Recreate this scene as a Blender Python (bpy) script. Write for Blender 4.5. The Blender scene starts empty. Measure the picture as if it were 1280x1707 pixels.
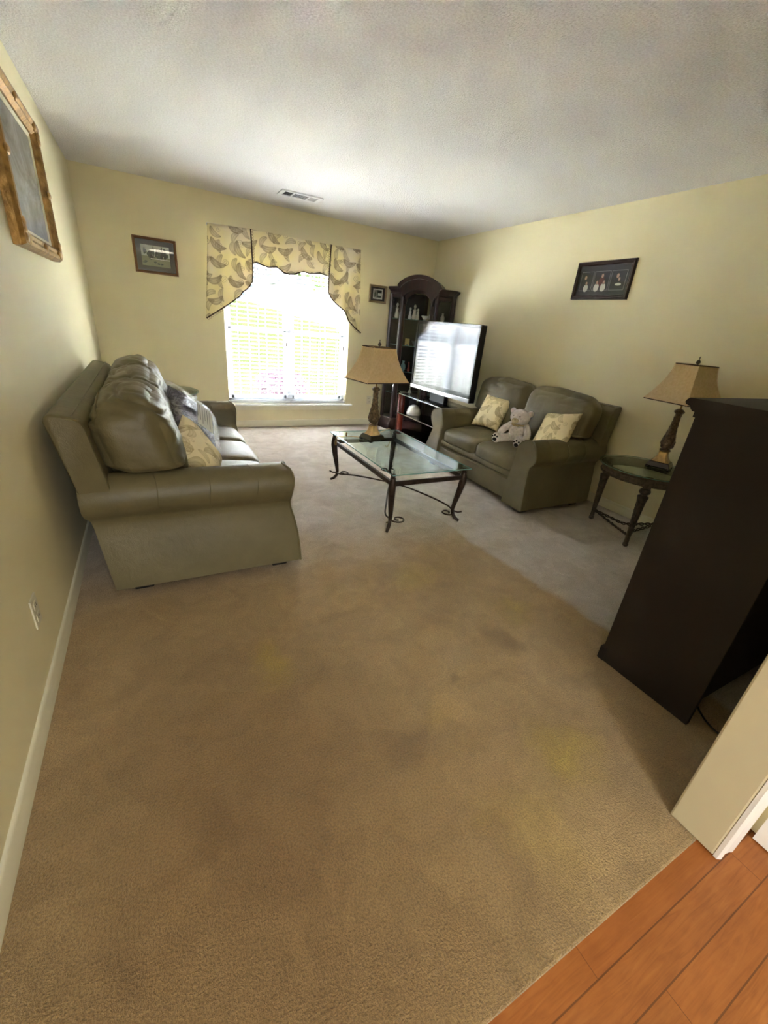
import bpy, bmesh, math, random
from mathutils import Vector, Matrix, noise

# ------------------------------------------------------------------ camera, world, light
scn = bpy.context.scene
col = scn.collection
scn.view_settings.view_transform = 'Standard'
scn.view_settings.look = 'None'
scn.view_settings.gamma = 1.0
scn.view_settings.use_curve_mapping = False
scn.view_settings.exposure = 1.9
scn.cycles.use_denoising = True
scn.cycles.max_bounces = 10
scn.cycles.diffuse_bounces = 6
scn.cycles.transparent_max_bounces = 24
scn.cycles.sample_clamp_indirect = 0.0

W, H = 4.041, 2.44
cd = bpy.data.cameras.new('camera')
cam = bpy.data.objects.new('camera', cd)
col.objects.link(cam)
cd.sensor_fit = 'HORIZONTAL'
cd.sensor_width = 36.0
cd.lens = 36.0 * 689.62 / 1280.0
cd.clip_start = 0.02
cd.clip_end = 300
_r = Vector((0.88327, -0.45997, 0.09084))
_u = Vector((0.11638, 0.40278, 0.90787))
_f = Vector((0.45418, 0.79132, -0.4093))
cam.matrix_world = Matrix(((_r.x, _u.x, -_f.x, 0.46553), (_r.y, _u.y, -_f.y, -5.50345),
                           (_r.z, _u.z, -_f.z, 1.3512), (0, 0, 0, 1)))
scn.camera = cam

world = bpy.data.worlds.new('overcast_sky')
scn.world = world
world.use_nodes = True
wn = world.node_tree
bg = wn.nodes['Background']
tcw = wn.nodes.new('ShaderNodeTexCoord')
sepw = wn.nodes.new('ShaderNodeSeparateXYZ')
rampw = wn.nodes.new('ShaderNodeValToRGB')
wn.links.new(tcw.outputs['Generated'], sepw.inputs[0])
wn.links.new(sepw.outputs['Z'], rampw.inputs[0])
rampw.color_ramp.elements[0].color = (0.40, 0.41, 0.42, 1)
rampw.color_ramp.elements[1].color = (0.92, 0.96, 1.0, 1)
rampw.color_ramp.elements[0].position = 0.05
rampw.color_ramp.elements[1].position = 0.45
wn.links.new(rampw.outputs[0], bg.inputs['Color'])
bg.inputs['Strength'].default_value = 7.0

def add_light(name, kind, loc, rot, energy, color, **kw):
    ld = bpy.data.lights.new(name, kind)
    lo = bpy.data.objects.new(name, ld)
    col.objects.link(lo)
    lo.location = loc
    lo.rotation_euler = rot
    ld.energy = energy
    ld.color = color
    for k, v in kw.items():
        setattr(ld, k, v)
    return lo

add_light('sun', 'SUN', (-12, 2, 12), Vector((0.77, 0.02, -0.64)).to_track_quat('-Z', 'Y').to_euler(), 175.0, (1.0, 0.95, 0.88), angle=math.radians(0.6))
wp = add_light('window_portal', 'AREA', (2.04, 0.16, 1.2), (math.radians(-90), 0, 0), 1.0, (1, 1, 1),
               shape='RECTANGLE', size=1.6, size_y=1.85)
wp.data.cycles.is_portal = True
wp = add_light('hall_portal', 'AREA', (0.625, -7.78, 1.5), (math.radians(90), 0, 0), 1.0, (1, 1, 1),
               shape='RECTANGLE', size=0.93, size_y=1.18)
wp.data.cycles.is_portal = True
add_light('hall_fill_light', 'AREA', (0.95, -6.45, 2.40), (0, 0, 0), 2.5, (1.0, 0.88, 0.66), shape='DISK', size=0.5)  # warm fill added behind the camera; no fixture is seen there

# ------------------------------------------------------------------ materials
def srgb(r, g, b):
    def c(v):
        v /= 255.0
        return v / 12.92 if v <= 0.04045 else ((v + 0.055) / 1.055) ** 2.4
    return (c(r), c(g), c(b), 1.0)

def new_mat(name):
    m = bpy.data.materials.new(name)
    m.use_nodes = True
    nt = m.node_tree
    return m, nt, nt.nodes['Principled BSDF'], nt.nodes['Material Output']

def objcoord(nt, out='Object'):
    return nt.nodes.new('ShaderNodeTexCoord').outputs[out]

def noise_tex(nt, coord, scale, detail=4, rough=0.55, dist=0.0):
    n = nt.nodes.new('ShaderNodeTexNoise')
    n.inputs['Scale'].default_value = scale
    n.inputs['Detail'].default_value = detail
    n.inputs['Roughness'].default_value = rough
    n.inputs['Distortion'].default_value = dist
    nt.links.new(coord, n.inputs['Vector'])
    return n

def ramp(nt, fac, stops):
    r = nt.nodes.new('ShaderNodeValToRGB')
    el = r.color_ramp.elements
    while len(el) < len(stops):
        el.new(0.5)
    for e, (p, c) in zip(el, stops):
        e.position = p
        e.color = c if len(c) == 4 else (*c, 1)
    nt.links.new(fac, r.inputs[0])
    return r.outputs[0]

def mixc(nt, fac, a, b, blend='MIX'):
    n = nt.nodes.new('ShaderNodeMix')
    n.data_type = 'RGBA'
    n.blend_type = blend
    for idx, v in ((0, fac), (6, a), (7, b)):
        if isinstance(v, (int, float)):
            n.inputs[idx].default_value = v
        elif isinstance(v, tuple):
            n.inputs[idx].default_value = v
        else:
            nt.links.new(v, n.inputs[idx])
    return n.outputs[2]

def math_n(nt, op, a, b=None, c=None, clamp=False):
    n = nt.nodes.new('ShaderNodeMath')
    n.operation = op
    n.use_clamp = clamp
    for i, v in enumerate((a, b, c)):
        if v is None:
            continue
        if isinstance(v, (int, float)):
            n.inputs[i].default_value = v
        else:
            nt.links.new(v, n.inputs[i])
    return n.outputs[0]

def bump(nt, bsdf, height, strength, dist=0.01):
    b = nt.nodes.new('ShaderNodeBump')
    b.inputs['Strength'].default_value = strength
    b.inputs['Distance'].default_value = dist
    nt.links.new(height, b.inputs['Height'])
    nt.links.new(b.outputs[0], bsdf.inputs['Normal'])
    return b

def simple(name, c, rough=0.5, metal=0.0, var=0.0, vscale=8.0, bscale=0.0, bstr=0.0, bdist=0.01, spec=0.5, coat=0.0, ior=None):
    m, nt, b, o = new_mat(name)
    b.inputs['Roughness'].default_value = rough
    b.inputs['Metallic'].default_value = metal
    b.inputs['Specular IOR Level'].default_value = spec
    b.inputs['Coat Weight'].default_value = coat
    if ior:
        b.inputs['IOR'].default_value = ior
    co = objcoord(nt)
    if var > 0:
        n = noise_tex(nt, co, vscale)
        lo = tuple(max(0, v * (1 - var)) for v in c[:3]) + (1,)
        hi = tuple(min(1, v * (1 + var)) for v in c[:3]) + (1,)
        nt.links.new(ramp(nt, n.outputs[0], [(0.3, lo), (0.7, hi)]), b.inputs['Base Color'])
    else:
        b.inputs['Base Color'].default_value = c
    if bscale > 0:
        bump(nt, b, noise_tex(nt, co, bscale, 3).outputs[0], bstr, bdist)
    return m

M = {}
M['wall'] = simple('wall_paint', srgb(228, 219, 182), 0.62, var=0.02, vscale=2, bscale=180, bstr=0.06, bdist=0.002, spec=0.3)
M['wall_far'] = M['wall']
M['trim'] = simple('trim_paint', srgb(226, 221, 196), 0.4, bscale=60, bstr=0.03)
M['white'] = simple('white_paint', srgb(240, 240, 238), 0.35, var=0.01)
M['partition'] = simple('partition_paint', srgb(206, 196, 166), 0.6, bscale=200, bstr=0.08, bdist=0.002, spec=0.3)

def ceiling_mat():
    m, nt, b, o = new_mat('popcorn_ceiling')
    b.inputs['Roughness'].default_value = 0.95
    b.inputs['Specular IOR Level'].default_value = 0.1
    co = objcoord(nt)
    n = noise_tex(nt, co, 100, 4, 0.65)
    v = nt.nodes.new('ShaderNodeTexVoronoi')
    v.inputs['Scale'].default_value = 125
    nt.links.new(co, v.inputs['Vector'])
    h = math_n(nt, 'SUBTRACT', n.outputs[0], math_n(nt, 'MULTIPLY', v.outputs['Distance'], 0.45))
    bump(nt, b, h, 0.7, 0.02)
    nt.links.new(ramp(nt, n.outputs[0], [(0.3, srgb(224, 221, 217)), (0.62, srgb(248, 246, 243))]), b.inputs['Base Color'])
    return m
M['ceiling'] = ceiling_mat()

def carpet_mat():
    m, nt, b, o = new_mat('beige_carpet')
    b.inputs['Roughness'].default_value = 1.0
    b.inputs['Specular IOR Level'].default_value = 0.05
    b.inputs['Sheen Weight'].default_value = 0.25
    b.inputs['Sheen Roughness'].default_value = 0.6
    co = objcoord(nt)
    warp = noise_tex(nt, co, 2.6, 4, 0.6)
    wsub = nt.nodes.new('ShaderNodeVectorMath'); wsub.operation = 'SUBTRACT'
    nt.links.new(warp.outputs['Color'], wsub.inputs[0]); wsub.inputs[1].default_value = (0.5, 0.5, 0.5)
    wsc = nt.nodes.new('ShaderNodeVectorMath'); wsc.operation = 'SCALE'
    nt.links.new(wsub.outputs[0], wsc.inputs[0]); wsc.inputs['Scale'].default_value = 0.55
    wad = nt.nodes.new('ShaderNodeVectorMath'); wad.operation = 'ADD'
    nt.links.new(co, wad.inputs[0]); nt.links.new(wsc.outputs[0], wad.inputs[1])
    P = wad.outputs[0]

    def blob(x, y, rx, ry=None, soft=1.0):
        mp = nt.nodes.new('ShaderNodeMapping')
        mp.vector_type = 'TEXTURE'
        mp.inputs['Location'].default_value = (x, y, 0)
        mp.inputs['Scale'].default_value = (rx, ry or rx, 1)
        nt.links.new(P, mp.inputs['Vector'])
        ln = nt.nodes.new('ShaderNodeVectorMath'); ln.operation = 'LENGTH'
        nt.links.new(mp.outputs[0], ln.inputs[0])
        r = nt.nodes.new('ShaderNodeMapRange')
        r.interpolation_type = 'SMOOTHSTEP'
        r.inputs['From Min'].default_value = 1.0
        r.inputs['From Max'].default_value = 1.0 - soft
        nt.links.new(ln.outputs['Value'], r.inputs['Value'])
        return r.outputs[0]
    clean = srgb(226, 216, 206)
    worn = srgb(196, 166, 116)
    base = worn
    sep = nt.nodes.new('ShaderNodeSeparateXYZ'); nt.links.new(P, sep.inputs[0])
    # clean carpet: the far half and the strip under the love seat
    far = nt.nodes.new('ShaderNodeMapRange'); far.interpolation_type = 'SMOOTHSTEP'
    far.inputs['From Min'].default_value = -3.75; far.inputs['From Max'].default_value = -2.7
    nt.links.new(sep.outputs['Y'], far.inputs['Value'])
    sep0 = nt.nodes.new('ShaderNodeSeparateXYZ'); nt.links.new(co, sep0.inputs[0])
    wob = math_n(nt, 'MULTIPLY', math_n(nt, 'SUBTRACT', noise_tex(nt, co, 5, 3).outputs[0], 0.5), 0.14)
    xl = math_n(nt, 'ADD', sep0.outputs['X'], wob)
    # seam runs from (2.31,-3.3) to (2.45,-4.7)
    sx = math_n(nt, 'SUBTRACT', xl, math_n(nt, 'MULTIPLY_ADD', sep0.outputs['Y'], -0.09, 2.01))
    side = nt.nodes.new('ShaderNodeMapRange'); side.interpolation_type = 'SMOOTHSTEP'
    side.inputs['From Min'].default_value = -0.02; side.inputs['From Max'].default_value = 0.05
    nt.links.new(sx, side.inputs['Value'])
    cl = math_n(nt, 'MAXIMUM', far.outputs[0], side.outputs[0])
    cl2 = math_n(nt, 'MULTIPLY', cl, math_n(nt, 'MULTIPLY_ADD', noise_tex(nt, co, 3.5, 5).outputs[0], 0.35, 0.80), clamp=True)
    c = mixc(nt, cl2, worn, clean)
    c = mixc(nt, math_n(nt, 'MULTIPLY', blob(0.6, -4.75, 1.0, 1.3), 0.75), c, srgb(140, 105, 64))  # soiling near the entry, deepened to darken the foreground in place of dimmer light
    big = noise_tex(nt, co, 1.7, 6, 0.62)
    c = mixc(nt, ramp(nt, big.outputs[0], [(0.42, (0, 0, 0)), (0.75, (0.55, 0.55, 0.55))]), c, srgb(164, 132, 86))
    yellow = srgb(200, 172, 76)
    for (x, y, r1, r2, s) in ((0.78, -4.12, 0.12, 0.24, 0.6), (1.69, -3.78, 0.20, 0.22, 0.45), (1.62, -4.93, 0.22, 0.20, 0.75),
                              (2.08, -4.22, 0.16, 0.16, 0.6), (1.3, -4.6, 0.18, 0.12, 0.2), (1.35, -5.1, 0.25, 0.2, 0.35)):
        c = mixc(nt, math_n(nt, 'MULTIPLY', blob(x, y, r1, r2), s), c, yellow)
    for (x, y, r1, r2, s) in ((1.83, -4.35, 0.11, 0.14, 0.5), (1.10, -4.70, 0.20, 0.16, 0.55), (1.5, -4.45, 0.05, 0.05, 0.4), (1.2, -5.22, 0.12, 0.3, 0.3)):
        c = mixc(nt, math_n(nt, 'MULTIPLY', blob(x, y, r1, r2), s), c, srgb(112, 84, 52))
    # footprints and pile direction
    pile = noise_tex(nt, P, 7.5, 5, 0.6, 0.6)
    c = mixc(nt, 1.0, c, ramp(nt, pile.outputs[0], [(0.32, (0.76, 0.74, 0.71)), (0.68, (1.0, 1.0, 1.0))]), 'MULTIPLY')
    tuft = noise_tex(nt, co, 170, 3, 0.7)
    c = mixc(nt, 1.0, c, ramp(nt, tuft.outputs[0], [(0.30, (0.52, 0.50, 0.46)), (0.60, (1.0, 1.0, 1.0))]), 'MULTIPLY')
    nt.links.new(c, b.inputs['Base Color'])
    hh = math_n(nt, 'MULTIPLY_ADD', pile.outputs[0], 0.8, tuft.outputs[0])
    bump(nt, b, hh, 0.9, 0.012)
    return m
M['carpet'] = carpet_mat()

def plank_mat():
    m, nt, b, o = new_mat('oak_planks')
    co = objcoord(nt)
    sep = nt.nodes.new('ShaderNodeSeparateXYZ'); nt.links.new(co, sep.inputs[0])
    pw = 0.0826
    row = math_n(nt, 'DIVIDE', math_n(nt, 'ADD', sep.outputs['Y'], 5.408), pw)
    rid = math_n(nt, 'FLOOR', row)
    fr = math_n(nt, 'FRACT', row)
    edge = math_n(nt, 'LESS_THAN', math_n(nt, 'MINIMUM', fr, math_n(nt, 'SUBTRACT', 1.0, fr)), 0.02)
    off = math_n(nt, 'MULTIPLY', rid, 0.617)
    seg = math_n(nt, 'DIVIDE', math_n(nt, 'ADD', sep.outputs['X'], math_n(nt, 'ADD', off, -1.227)), 1.1)
    sfr = math_n(nt, 'FRACT', seg)
    cut = math_n(nt, 'LESS_THAN', sfr, 0.0016)
    wn_ = nt.nodes.new('ShaderNodeTexWhiteNoise'); wn_.noise_dimensions = '2D'
    cmb = nt.nodes.new('ShaderNodeCombineXYZ')
    nt.links.new(rid, cmb.inputs[0]); nt.links.new(math_n(nt, 'FLOOR', seg), cmb.inputs[1])
    nt.links.new(cmb.outputs[0], wn_.inputs['Vector'])
    mp = nt.nodes.new('ShaderNodeMapping')
    mp.inputs['Scale'].default_value = (2.2, 26, 1)
    addv = nt.nodes.new('ShaderNodeVectorMath'); addv.operation = 'ADD'
    nt.links.new(co, addv.inputs[0]); nt.links.new(wn_.outputs['Color'], addv.inputs[1])
    nt.links.new(addv.outputs[0], mp.inputs['Vector'])
    g = noise_tex(nt, mp.outputs[0], 3, 5, 0.6, 1.2)
    c = ramp(nt, g.outputs[0], [(0.25, srgb(132, 78, 34)), (0.5, srgb(160, 98, 46)), (0.75, srgb(176, 114, 58))])
    g2 = noise_tex(nt, co, 9, 4, 0.6)
    c = mixc(nt, 1.0, c, ramp(nt, g2.outputs[0], [(0.35, (0.78, 0.74, 0.70)), (0.65, (1, 1, 1))]), 'MULTIPLY')
    c = mixc(nt, math_n(nt, 'MULTIPLY', wn_.outputs['Value'], 0.5), c, srgb(160, 92, 42))
    c = mixc(nt, math_n(nt, 'MULTIPLY', math_n(nt, 'MAXIMUM', edge, cut), 0.75), c, srgb(80, 42, 18))
    nt.links.new(c, b.inputs['Base Color'])
    b.inputs['Roughness'].default_value = 0.38
    bump(nt, b, math_n(nt, 'SUBTRACT', g.outputs[0], math_n(nt, 'MAXIMUM', edge, cut)), 0.12, 0.004)
    return m
M['planks'] = plank_mat()

def leather_mat():
    m, nt, b, o = new_mat('olive_leather')
    co = objcoord(nt)
    n = noise_tex(nt, co, 3.0, 5, 0.6)
    nt.links.new(ramp(nt, n.outputs[0], [(0.3, srgb(95, 88, 60)), (0.7, srgb(113, 104, 74))]), b.inputs['Base Color'])
    b.inputs['Roughness'].default_value = 0.46
    b.inputs['Specular IOR Level'].default_value = 0.45
    v = nt.nodes.new('ShaderNodeTexVoronoi'); v.inputs['Scale'].default_value = 260
    nt.links.new(co, v.inputs['Vector'])
    w = noise_tex(nt, co, 11, 5, 0.6, 1.0)
    h = math_n(nt, 'MULTIPLY_ADD', v.outputs['Distance'], 0.10, w.outputs[0])
    bump(nt, b, h, 0.28, 0.012)
    return m
M['leather'] = leather_mat()

def wood_mat(name, c1, c2, rough=0.35, coat=0.2, sc=(3, 3, 40)):
    m, nt, b, o = new_mat(name)
    co = objcoord(nt)
    mp = nt.nodes.new('ShaderNodeMapping')
    mp.inputs['Scale'].default_value = (sc[2], sc[1] * 4, sc[0])
    nt.links.new(co, mp.inputs['Vector'])
    n = noise_tex(nt, mp.outputs[0], 1.0, 4, 0.6, 1.0)
    nt.links.new(ramp(nt, n.outputs[0], [(0.3, c1), (0.7, c2)]), b.inputs['Base Color'])
    b.inputs['Roughness'].default_value = rough
    b.inputs['Coat Weight'].default_value = coat
    return m
M['mahogany'] = wood_mat('dark_mahogany', srgb(19, 9, 9), srgb(25, 12, 11), 0.6, 0.0)
M['curio_wood'] = wood_mat('cherry_curio_wood', srgb(30, 14, 15), srgb(50, 21, 21), 0.3, 0.4)
M['cherry'] = wood_mat('red_cherry', srgb(90, 34, 26), srgb(118, 48, 34), 0.25, 0.5)
M['black'] = simple('black_plastic', srgb(16, 16, 18), 0.35)
M['black_gloss'] = simple('black_gloss', srgb(10, 10, 12), 0.12, ior=1.9)
M['foot'] = simple('dark_foot', srgb(24, 19, 16), 0.5)
M['bronze'] = simple('aged_bronze', srgb(66, 54, 44), 0.45, 0.55, var=0.35, vscale=30, bscale=60, bstr=0.25, bdist=0.004)
M['pewter'] = simple('pewter_brown', srgb(88, 78, 66), 0.5, 0.35, var=0.45, vscale=40, bscale=70, bstr=0.4, bdist=0.005)
M['gold'] = simple('antique_gold', srgb(150, 116, 62), 0.40, 0.55, var=0.4, vscale=22, bscale=45, bstr=0.5, bdist=0.006)
M['gold_pale'] = simple('pale_gold_leaf', srgb(196, 164, 108), 0.4, 0.4, var=0.2, vscale=30)
M['carved'] = simple('carved_bronze_gold', srgb(108, 88, 62), 0.4, 0.35, var=0.6, vscale=55, bscale=75, bstr=0.9, bdist=0.01)
M['silver'] = simple('silver_plastic', srgb(190, 192, 194), 0.25, 0.6)
M['steel'] = simple('polished_edge', srgb(210, 212, 214), 0.2, 0.9)
M['screen'] = simple('glossy_screen', srgb(12, 13, 14), 0.10, ior=2.3)
M['dark_gap'] = simple('vent_dark', srgb(60, 54, 52), 0.9)
M['vent_grey'] = simple('vent_louvre_grey', srgb(176, 176, 176), 0.5)
M['cord_gold'] = simple('gold_lamp_cord', srgb(176, 146, 84), 0.4)
M['plug_brown'] = simple('brown_plug', srgb(120, 96, 50), 0.4)
M['blind'] = simple('white_slats', srgb(238, 240, 244), 0.4)
M['frame_white'] = simple('white_vinyl', srgb(236, 240, 246), 0.35)
M['dark_trim'] = simple('brown_braid', srgb(70, 50, 36), 0.8)
M['bead'] = simple('pale_braid_loop', srgb(170, 150, 120), 0.7)
M['plush'] = simple('white_plush', srgb(228, 222, 222), 1.0, var=0.06, vscale=40, bscale=160, bstr=0.9, bdist=0.008)
M['plush_tan'] = simple('tan_plush', srgb(206, 194, 164), 1.0, bscale=160, bstr=0.8, bdist=0.006)
M['pad'] = simple('black_felt', srgb(22, 18, 18), 0.9)
M['eye'] = simple('dark_eye', srgb(40, 40, 52), 0.15)
M['pinkear'] = simple('ear_lining', srgb(222, 206, 198), 1.0)
M['ribbon'] = simple('tan_ribbon', srgb(196, 178, 132), 0.5)
M['paper'] = simple('paper_slip', srgb(196, 196, 186), 0.7)
M['ink'] = simple('ink_lines', srgb(120, 120, 118), 0.8)
M['cream_china'] = simple('cream_china', srgb(228, 218, 196), 0.2)
M['white_china'] = simple('white_china', srgb(236, 234, 228), 0.15)
M['teal_china'] = simple('teal_china', srgb(120, 156, 158), 0.2)
M['red_china'] = simple('red_china', srgb(140, 60, 56), 0.25)
M['gold_card'] = simple('gold_card', srgb(206, 180, 110), 0.5)
M['plate_white'] = simple('outlet_white', srgb(214, 208, 184), 0.4)
M['house_grey'] = simple('grey_siding', srgb(88, 96, 112), 0.8)
M['house_white'] = simple('white_siding', srgb(220, 220, 220), 0.8)
M['roof_dark'] = simple('dark_shingles', srgb(60, 62, 70), 0.9)
M['bounce_pale'] = simple('pale_bounce_surface', srgb(214, 216, 220), 0.9, var=0.05, vscale=3)
M['bark'] = simple('bark', srgb(80, 66, 52), 0.9)
M['leaf_green'] = simple('green_leaves', srgb(92, 120, 62), 0.8, var=0.4, vscale=1.5)
M['leaf_purple'] = simple('purple_leaves', srgb(74, 50, 66), 0.8, var=0.5, vscale=6)

def lawn_mat():
    m, nt, b, o = new_mat('lawn_grass')
    co = objcoord(nt)
    n = noise_tex(nt, co, 0.6, 6, 0.65)
    nt.links.new(ramp(nt, n.outputs[0], [(0.3, srgb(58, 64, 40)), (0.7, srgb(72, 77, 50))]), b.inputs['Base Color'])
    b.inputs['Roughness'].default_value = 1.0
    b.inputs['Specular IOR Level'].default_value = 0.0
    return m
M['lawn'] = lawn_mat()

def thin_glass(name, tint, ior=1.45, rough=0.0, scale=1.0):
    m, nt, b, o = new_mat(name)
    nt.nodes.remove(b)
    tr = nt.nodes.new('ShaderNodeBsdfTransparent'); tr.inputs[0].default_value = tint
    gl = nt.nodes.new('ShaderNodeBsdfGlossy'); gl.inputs['Roughness'].default_value = rough
    lw = nt.nodes.new('ShaderNodeLayerWeight'); lw.inputs[0].default_value = 0.5
    f0 = ((ior - 1) / (ior + 1)) ** 2
    fr = math_n(nt, 'MULTIPLY_ADD', math_n(nt, 'POWER', lw.outputs['Facing'], 5.0), 1 - f0, f0)
    mx = nt.nodes.new('ShaderNodeMixShader')
    nt.links.new(math_n(nt, 'MULTIPLY', fr, scale), mx.inputs[0])
    nt.links.new(tr.outputs[0], mx.inputs[1]); nt.links.new(gl.outputs[0], mx.inputs[2])
    nt.links.new(mx.outputs[0], o.inputs[0])
    return m
M['glass'] = thin_glass('clear_pane', (0.97, 0.98, 0.98, 1))
M['table_glass'] = thin_glass('table_glass', (0.84, 0.94, 0.92, 1), 1.5, 0.03, 0.7)
M['glass_edge'] = simple('glass_edge_green', srgb(120, 160, 150), 0.15)
M['smoke_glass'] = thin_glass('smoked_glass', (0.16, 0.17, 0.18, 1), 1.6)
M['curio_glass'] = thin_glass('curio_glass', (0.90, 0.92, 0.92, 1), 1.5)

def plastic_mat():
    m, nt, b, o = new_mat('clear_plastic_bag')
    nt.nodes.remove(b)
    co = objcoord(nt)
    n = noise_tex(nt, co, 26, 4, 0.6, 1.8)
    bp = nt.nodes.new('ShaderNodeBump'); bp.inputs['Strength'].default_value = 1.0; bp.inputs['Distance'].default_value = 0.03
    nt.links.new(n.outputs[0], bp.inputs['Height'])
    tr = nt.nodes.new('ShaderNodeBsdfTransparent'); tr.inputs[0].default_value = (0.93, 0.93, 0.94, 1)
    gl = nt.nodes.new('ShaderNodeBsdfGlossy'); gl.inputs['Roughness'].default_value = 0.12
    nt.links.new(bp.outputs[0], gl.inputs['Normal'])
    lw = nt.nodes.new('ShaderNodeLayerWeight'); lw.inputs[0].default_value = 0.35
    nt.links.new(bp.outputs[0], lw.inputs['Normal'])
    mx = nt.nodes.new('ShaderNodeMixShader')
    nt.links.new(math_n(nt, 'MULTIPLY_ADD', lw.outputs['Facing'], 0.34, 0.10), mx.inputs[0])
    nt.links.new(tr.outputs[0], mx.inputs[1]); nt.links.new(gl.outputs[0], mx.inputs[2])
    nt.links.new(mx.outputs[0], o.inputs[0])
    return m
M['plastic'] = plastic_mat()

def floral_mat(name, base1, base2, figure, line, scale, trans=0.0, rough=0.85):
    """cream cloth printed with curled leaf shapes, laid out by cells on the cloth's own UV"""
    m, nt, b, o = new_mat(name)
    uv = objcoord(nt, 'UV')
    wz = noise_tex(nt, uv, 3.0, 3)
    c = mixc(nt, ramp(nt, wz.outputs[0], [(0.40, (0, 0, 0)), (0.60, (1, 1, 1))]), base1, base2)
    for k, (sc, rot, offs) in enumerate(((scale, 0.6, (0, 0, 0)), (scale * 1.3, 2.2, (0.43, 0.31, 0)), (scale * 1.1, 1.1, (0.71, 0.17, 0)))):
        ad = nt.nodes.new('ShaderNodeVectorMath'); ad.operation = 'ADD'
        nt.links.new(uv, ad.inputs[0]); ad.inputs[1].default_value = offs
        v = nt.nodes.new('ShaderNodeTexVoronoi'); v.voronoi_dimensions = '2D'
        v.inputs['Scale'].default_value = sc
        v.inputs['Randomness'].default_value = 0.55
        nt.links.new(ad.outputs[0], v.inputs['Vector'])
        sb = nt.nodes.new('ShaderNodeVectorMath'); sb.operation = 'SUBTRACT'
        nt.links.new(ad.outputs[0], sb.inputs[0]); nt.links.new(v.outputs['Position'], sb.inputs[1])
        ss = nt.nodes.new('ShaderNodeVectorMath'); ss.operation = 'SCALE'; ss.inputs['Scale'].default_value = sc
        nt.links.new(sb.outputs[0], ss.inputs[0])
        sc_ = nt.nodes.new('ShaderNodeSeparateColor'); nt.links.new(v.outputs['Color'], sc_.inputs[0])
        vr = nt.nodes.new('ShaderNodeVectorRotate'); vr.rotation_type = 'Z_AXIS'
        nt.links.new(ss.outputs[0], vr.inputs['Vector'])
        nt.links.new(math_n(nt, 'MULTIPLY_ADD', sc_.outputs[0], 2.4, rot), vr.inputs['Angle'])
        sp = nt.nodes.new('ShaderNodeSeparateXYZ'); nt.links.new(vr.outputs[0], sp.inputs[0])
        X, Y = sp.outputs[0], sp.outputs[1]
        if k == 2:
            ang = math_n(nt, 'ARCTAN2', Y, X)
            rad_ = math_n(nt, 'SQRT', math_n(nt, 'ADD', math_n(nt, 'MULTIPLY', X, X), math_n(nt, 'MULTIPLY', Y, Y)))
            spiral = math_n(nt, 'FRACT', math_n(nt, 'SUBTRACT', math_n(nt, 'MULTIPLY', rad_, 11.0), math_n(nt, 'MULTIPLY', ang, 0.15915)))
            ln_ = math_n(nt, 'MULTIPLY', math_n(nt, 'LESS_THAN', spiral, 0.34), math_n(nt, 'LESS_THAN', rad_, math_n(nt, 'MULTIPLY_ADD', sc_.outputs[1], 0.12, 0.12)))
            c = mixc(nt, math_n(nt, 'MULTIPLY', ln_, 0.42), c, line)
            continue
        bend = math_n(nt, 'MULTIPLY', math_n(nt, 'MULTIPLY', Y, Y), 0.9)
        xb = math_n(nt, 'ADD', X, bend)
        wid = math_n(nt, 'MULTIPLY_ADD', Y, 0.9, 2.6)          # fat at one end, thin at the other
        xs = math_n(nt, 'MULTIPLY', xb, wid)
        d = math_n(nt, 'SQRT', math_n(nt, 'ADD', math_n(nt, 'MULTIPLY', xs, xs), math_n(nt, 'MULTIPLY', Y, Y)))
        d = math_n(nt, 'ADD', d, math_n(nt, 'MULTIPLY', math_n(nt, 'SUBTRACT', noise_tex(nt, uv, sc * 4, 2).outputs[0], 0.5), 0.12))
        body = ramp(nt, d, [(0.0, (0.45,) * 3), (0.16, (0.55,) * 3), (0.26, (0.95,) * 3), (0.42, (1,) * 3), (0.45, (0,) * 3)])
        vein = ramp(nt, math_n(nt, 'ABSOLUTE', xb), [(0.0, (1,) * 3), (0.045, (0,) * 3)])
        inb = math_n(nt, 'LESS_THAN', d, 0.42)
        edge_ = ramp(nt, d, [(0.36, (0,) * 3), (0.41, (1,) * 3), (0.44, (1,) * 3), (0.47, (0,) * 3)])
        c = mixc(nt, math_n(nt, 'MULTIPLY', body, 0.62 if k == 0 else 0.40), c, figure)
        c = mixc(nt, math_n(nt, 'MULTIPLY', math_n(nt, 'MULTIPLY', vein, inb), 0.35), c, line)
        c = mixc(nt, math_n(nt, 'MULTIPLY', edge_, 0.32), c, line)
    nt.links.new(c, b.inputs['Base Color'])
    b.inputs['Roughness'].default_value = rough
    b.inputs['Specular IOR Level'].default_value = 0.2
    weave = noise_tex(nt, uv, 220, 2)
    bump(nt, b, weave.outputs[0], 0.15, 0.003)
    if trans > 0:
        tl = nt.nodes.new('ShaderNodeBsdfTranslucent')
        nt.links.new(c, tl.inputs[0])
        mx = nt.nodes.new('ShaderNodeMixShader'); mx.inputs[0].default_value = trans
        nt.links.new(b.outputs[0], mx.inputs[1]); nt.links.new(tl.outputs[0], mx.inputs[2])
        nt.links.new(mx.outputs[0], o.inputs[0])
    return m
M['valance'] = floral_mat('valance_print', srgb(242, 232, 208), srgb(245, 235, 188), srgb(164, 146, 116), srgb(122, 102, 72), 5.2, 0.16)
M['floral'] = floral_mat('cushion_print', srgb(226, 214, 176), srgb(230, 216, 172), srgb(176, 160, 118), srgb(138, 120, 78), 7.0)

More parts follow.
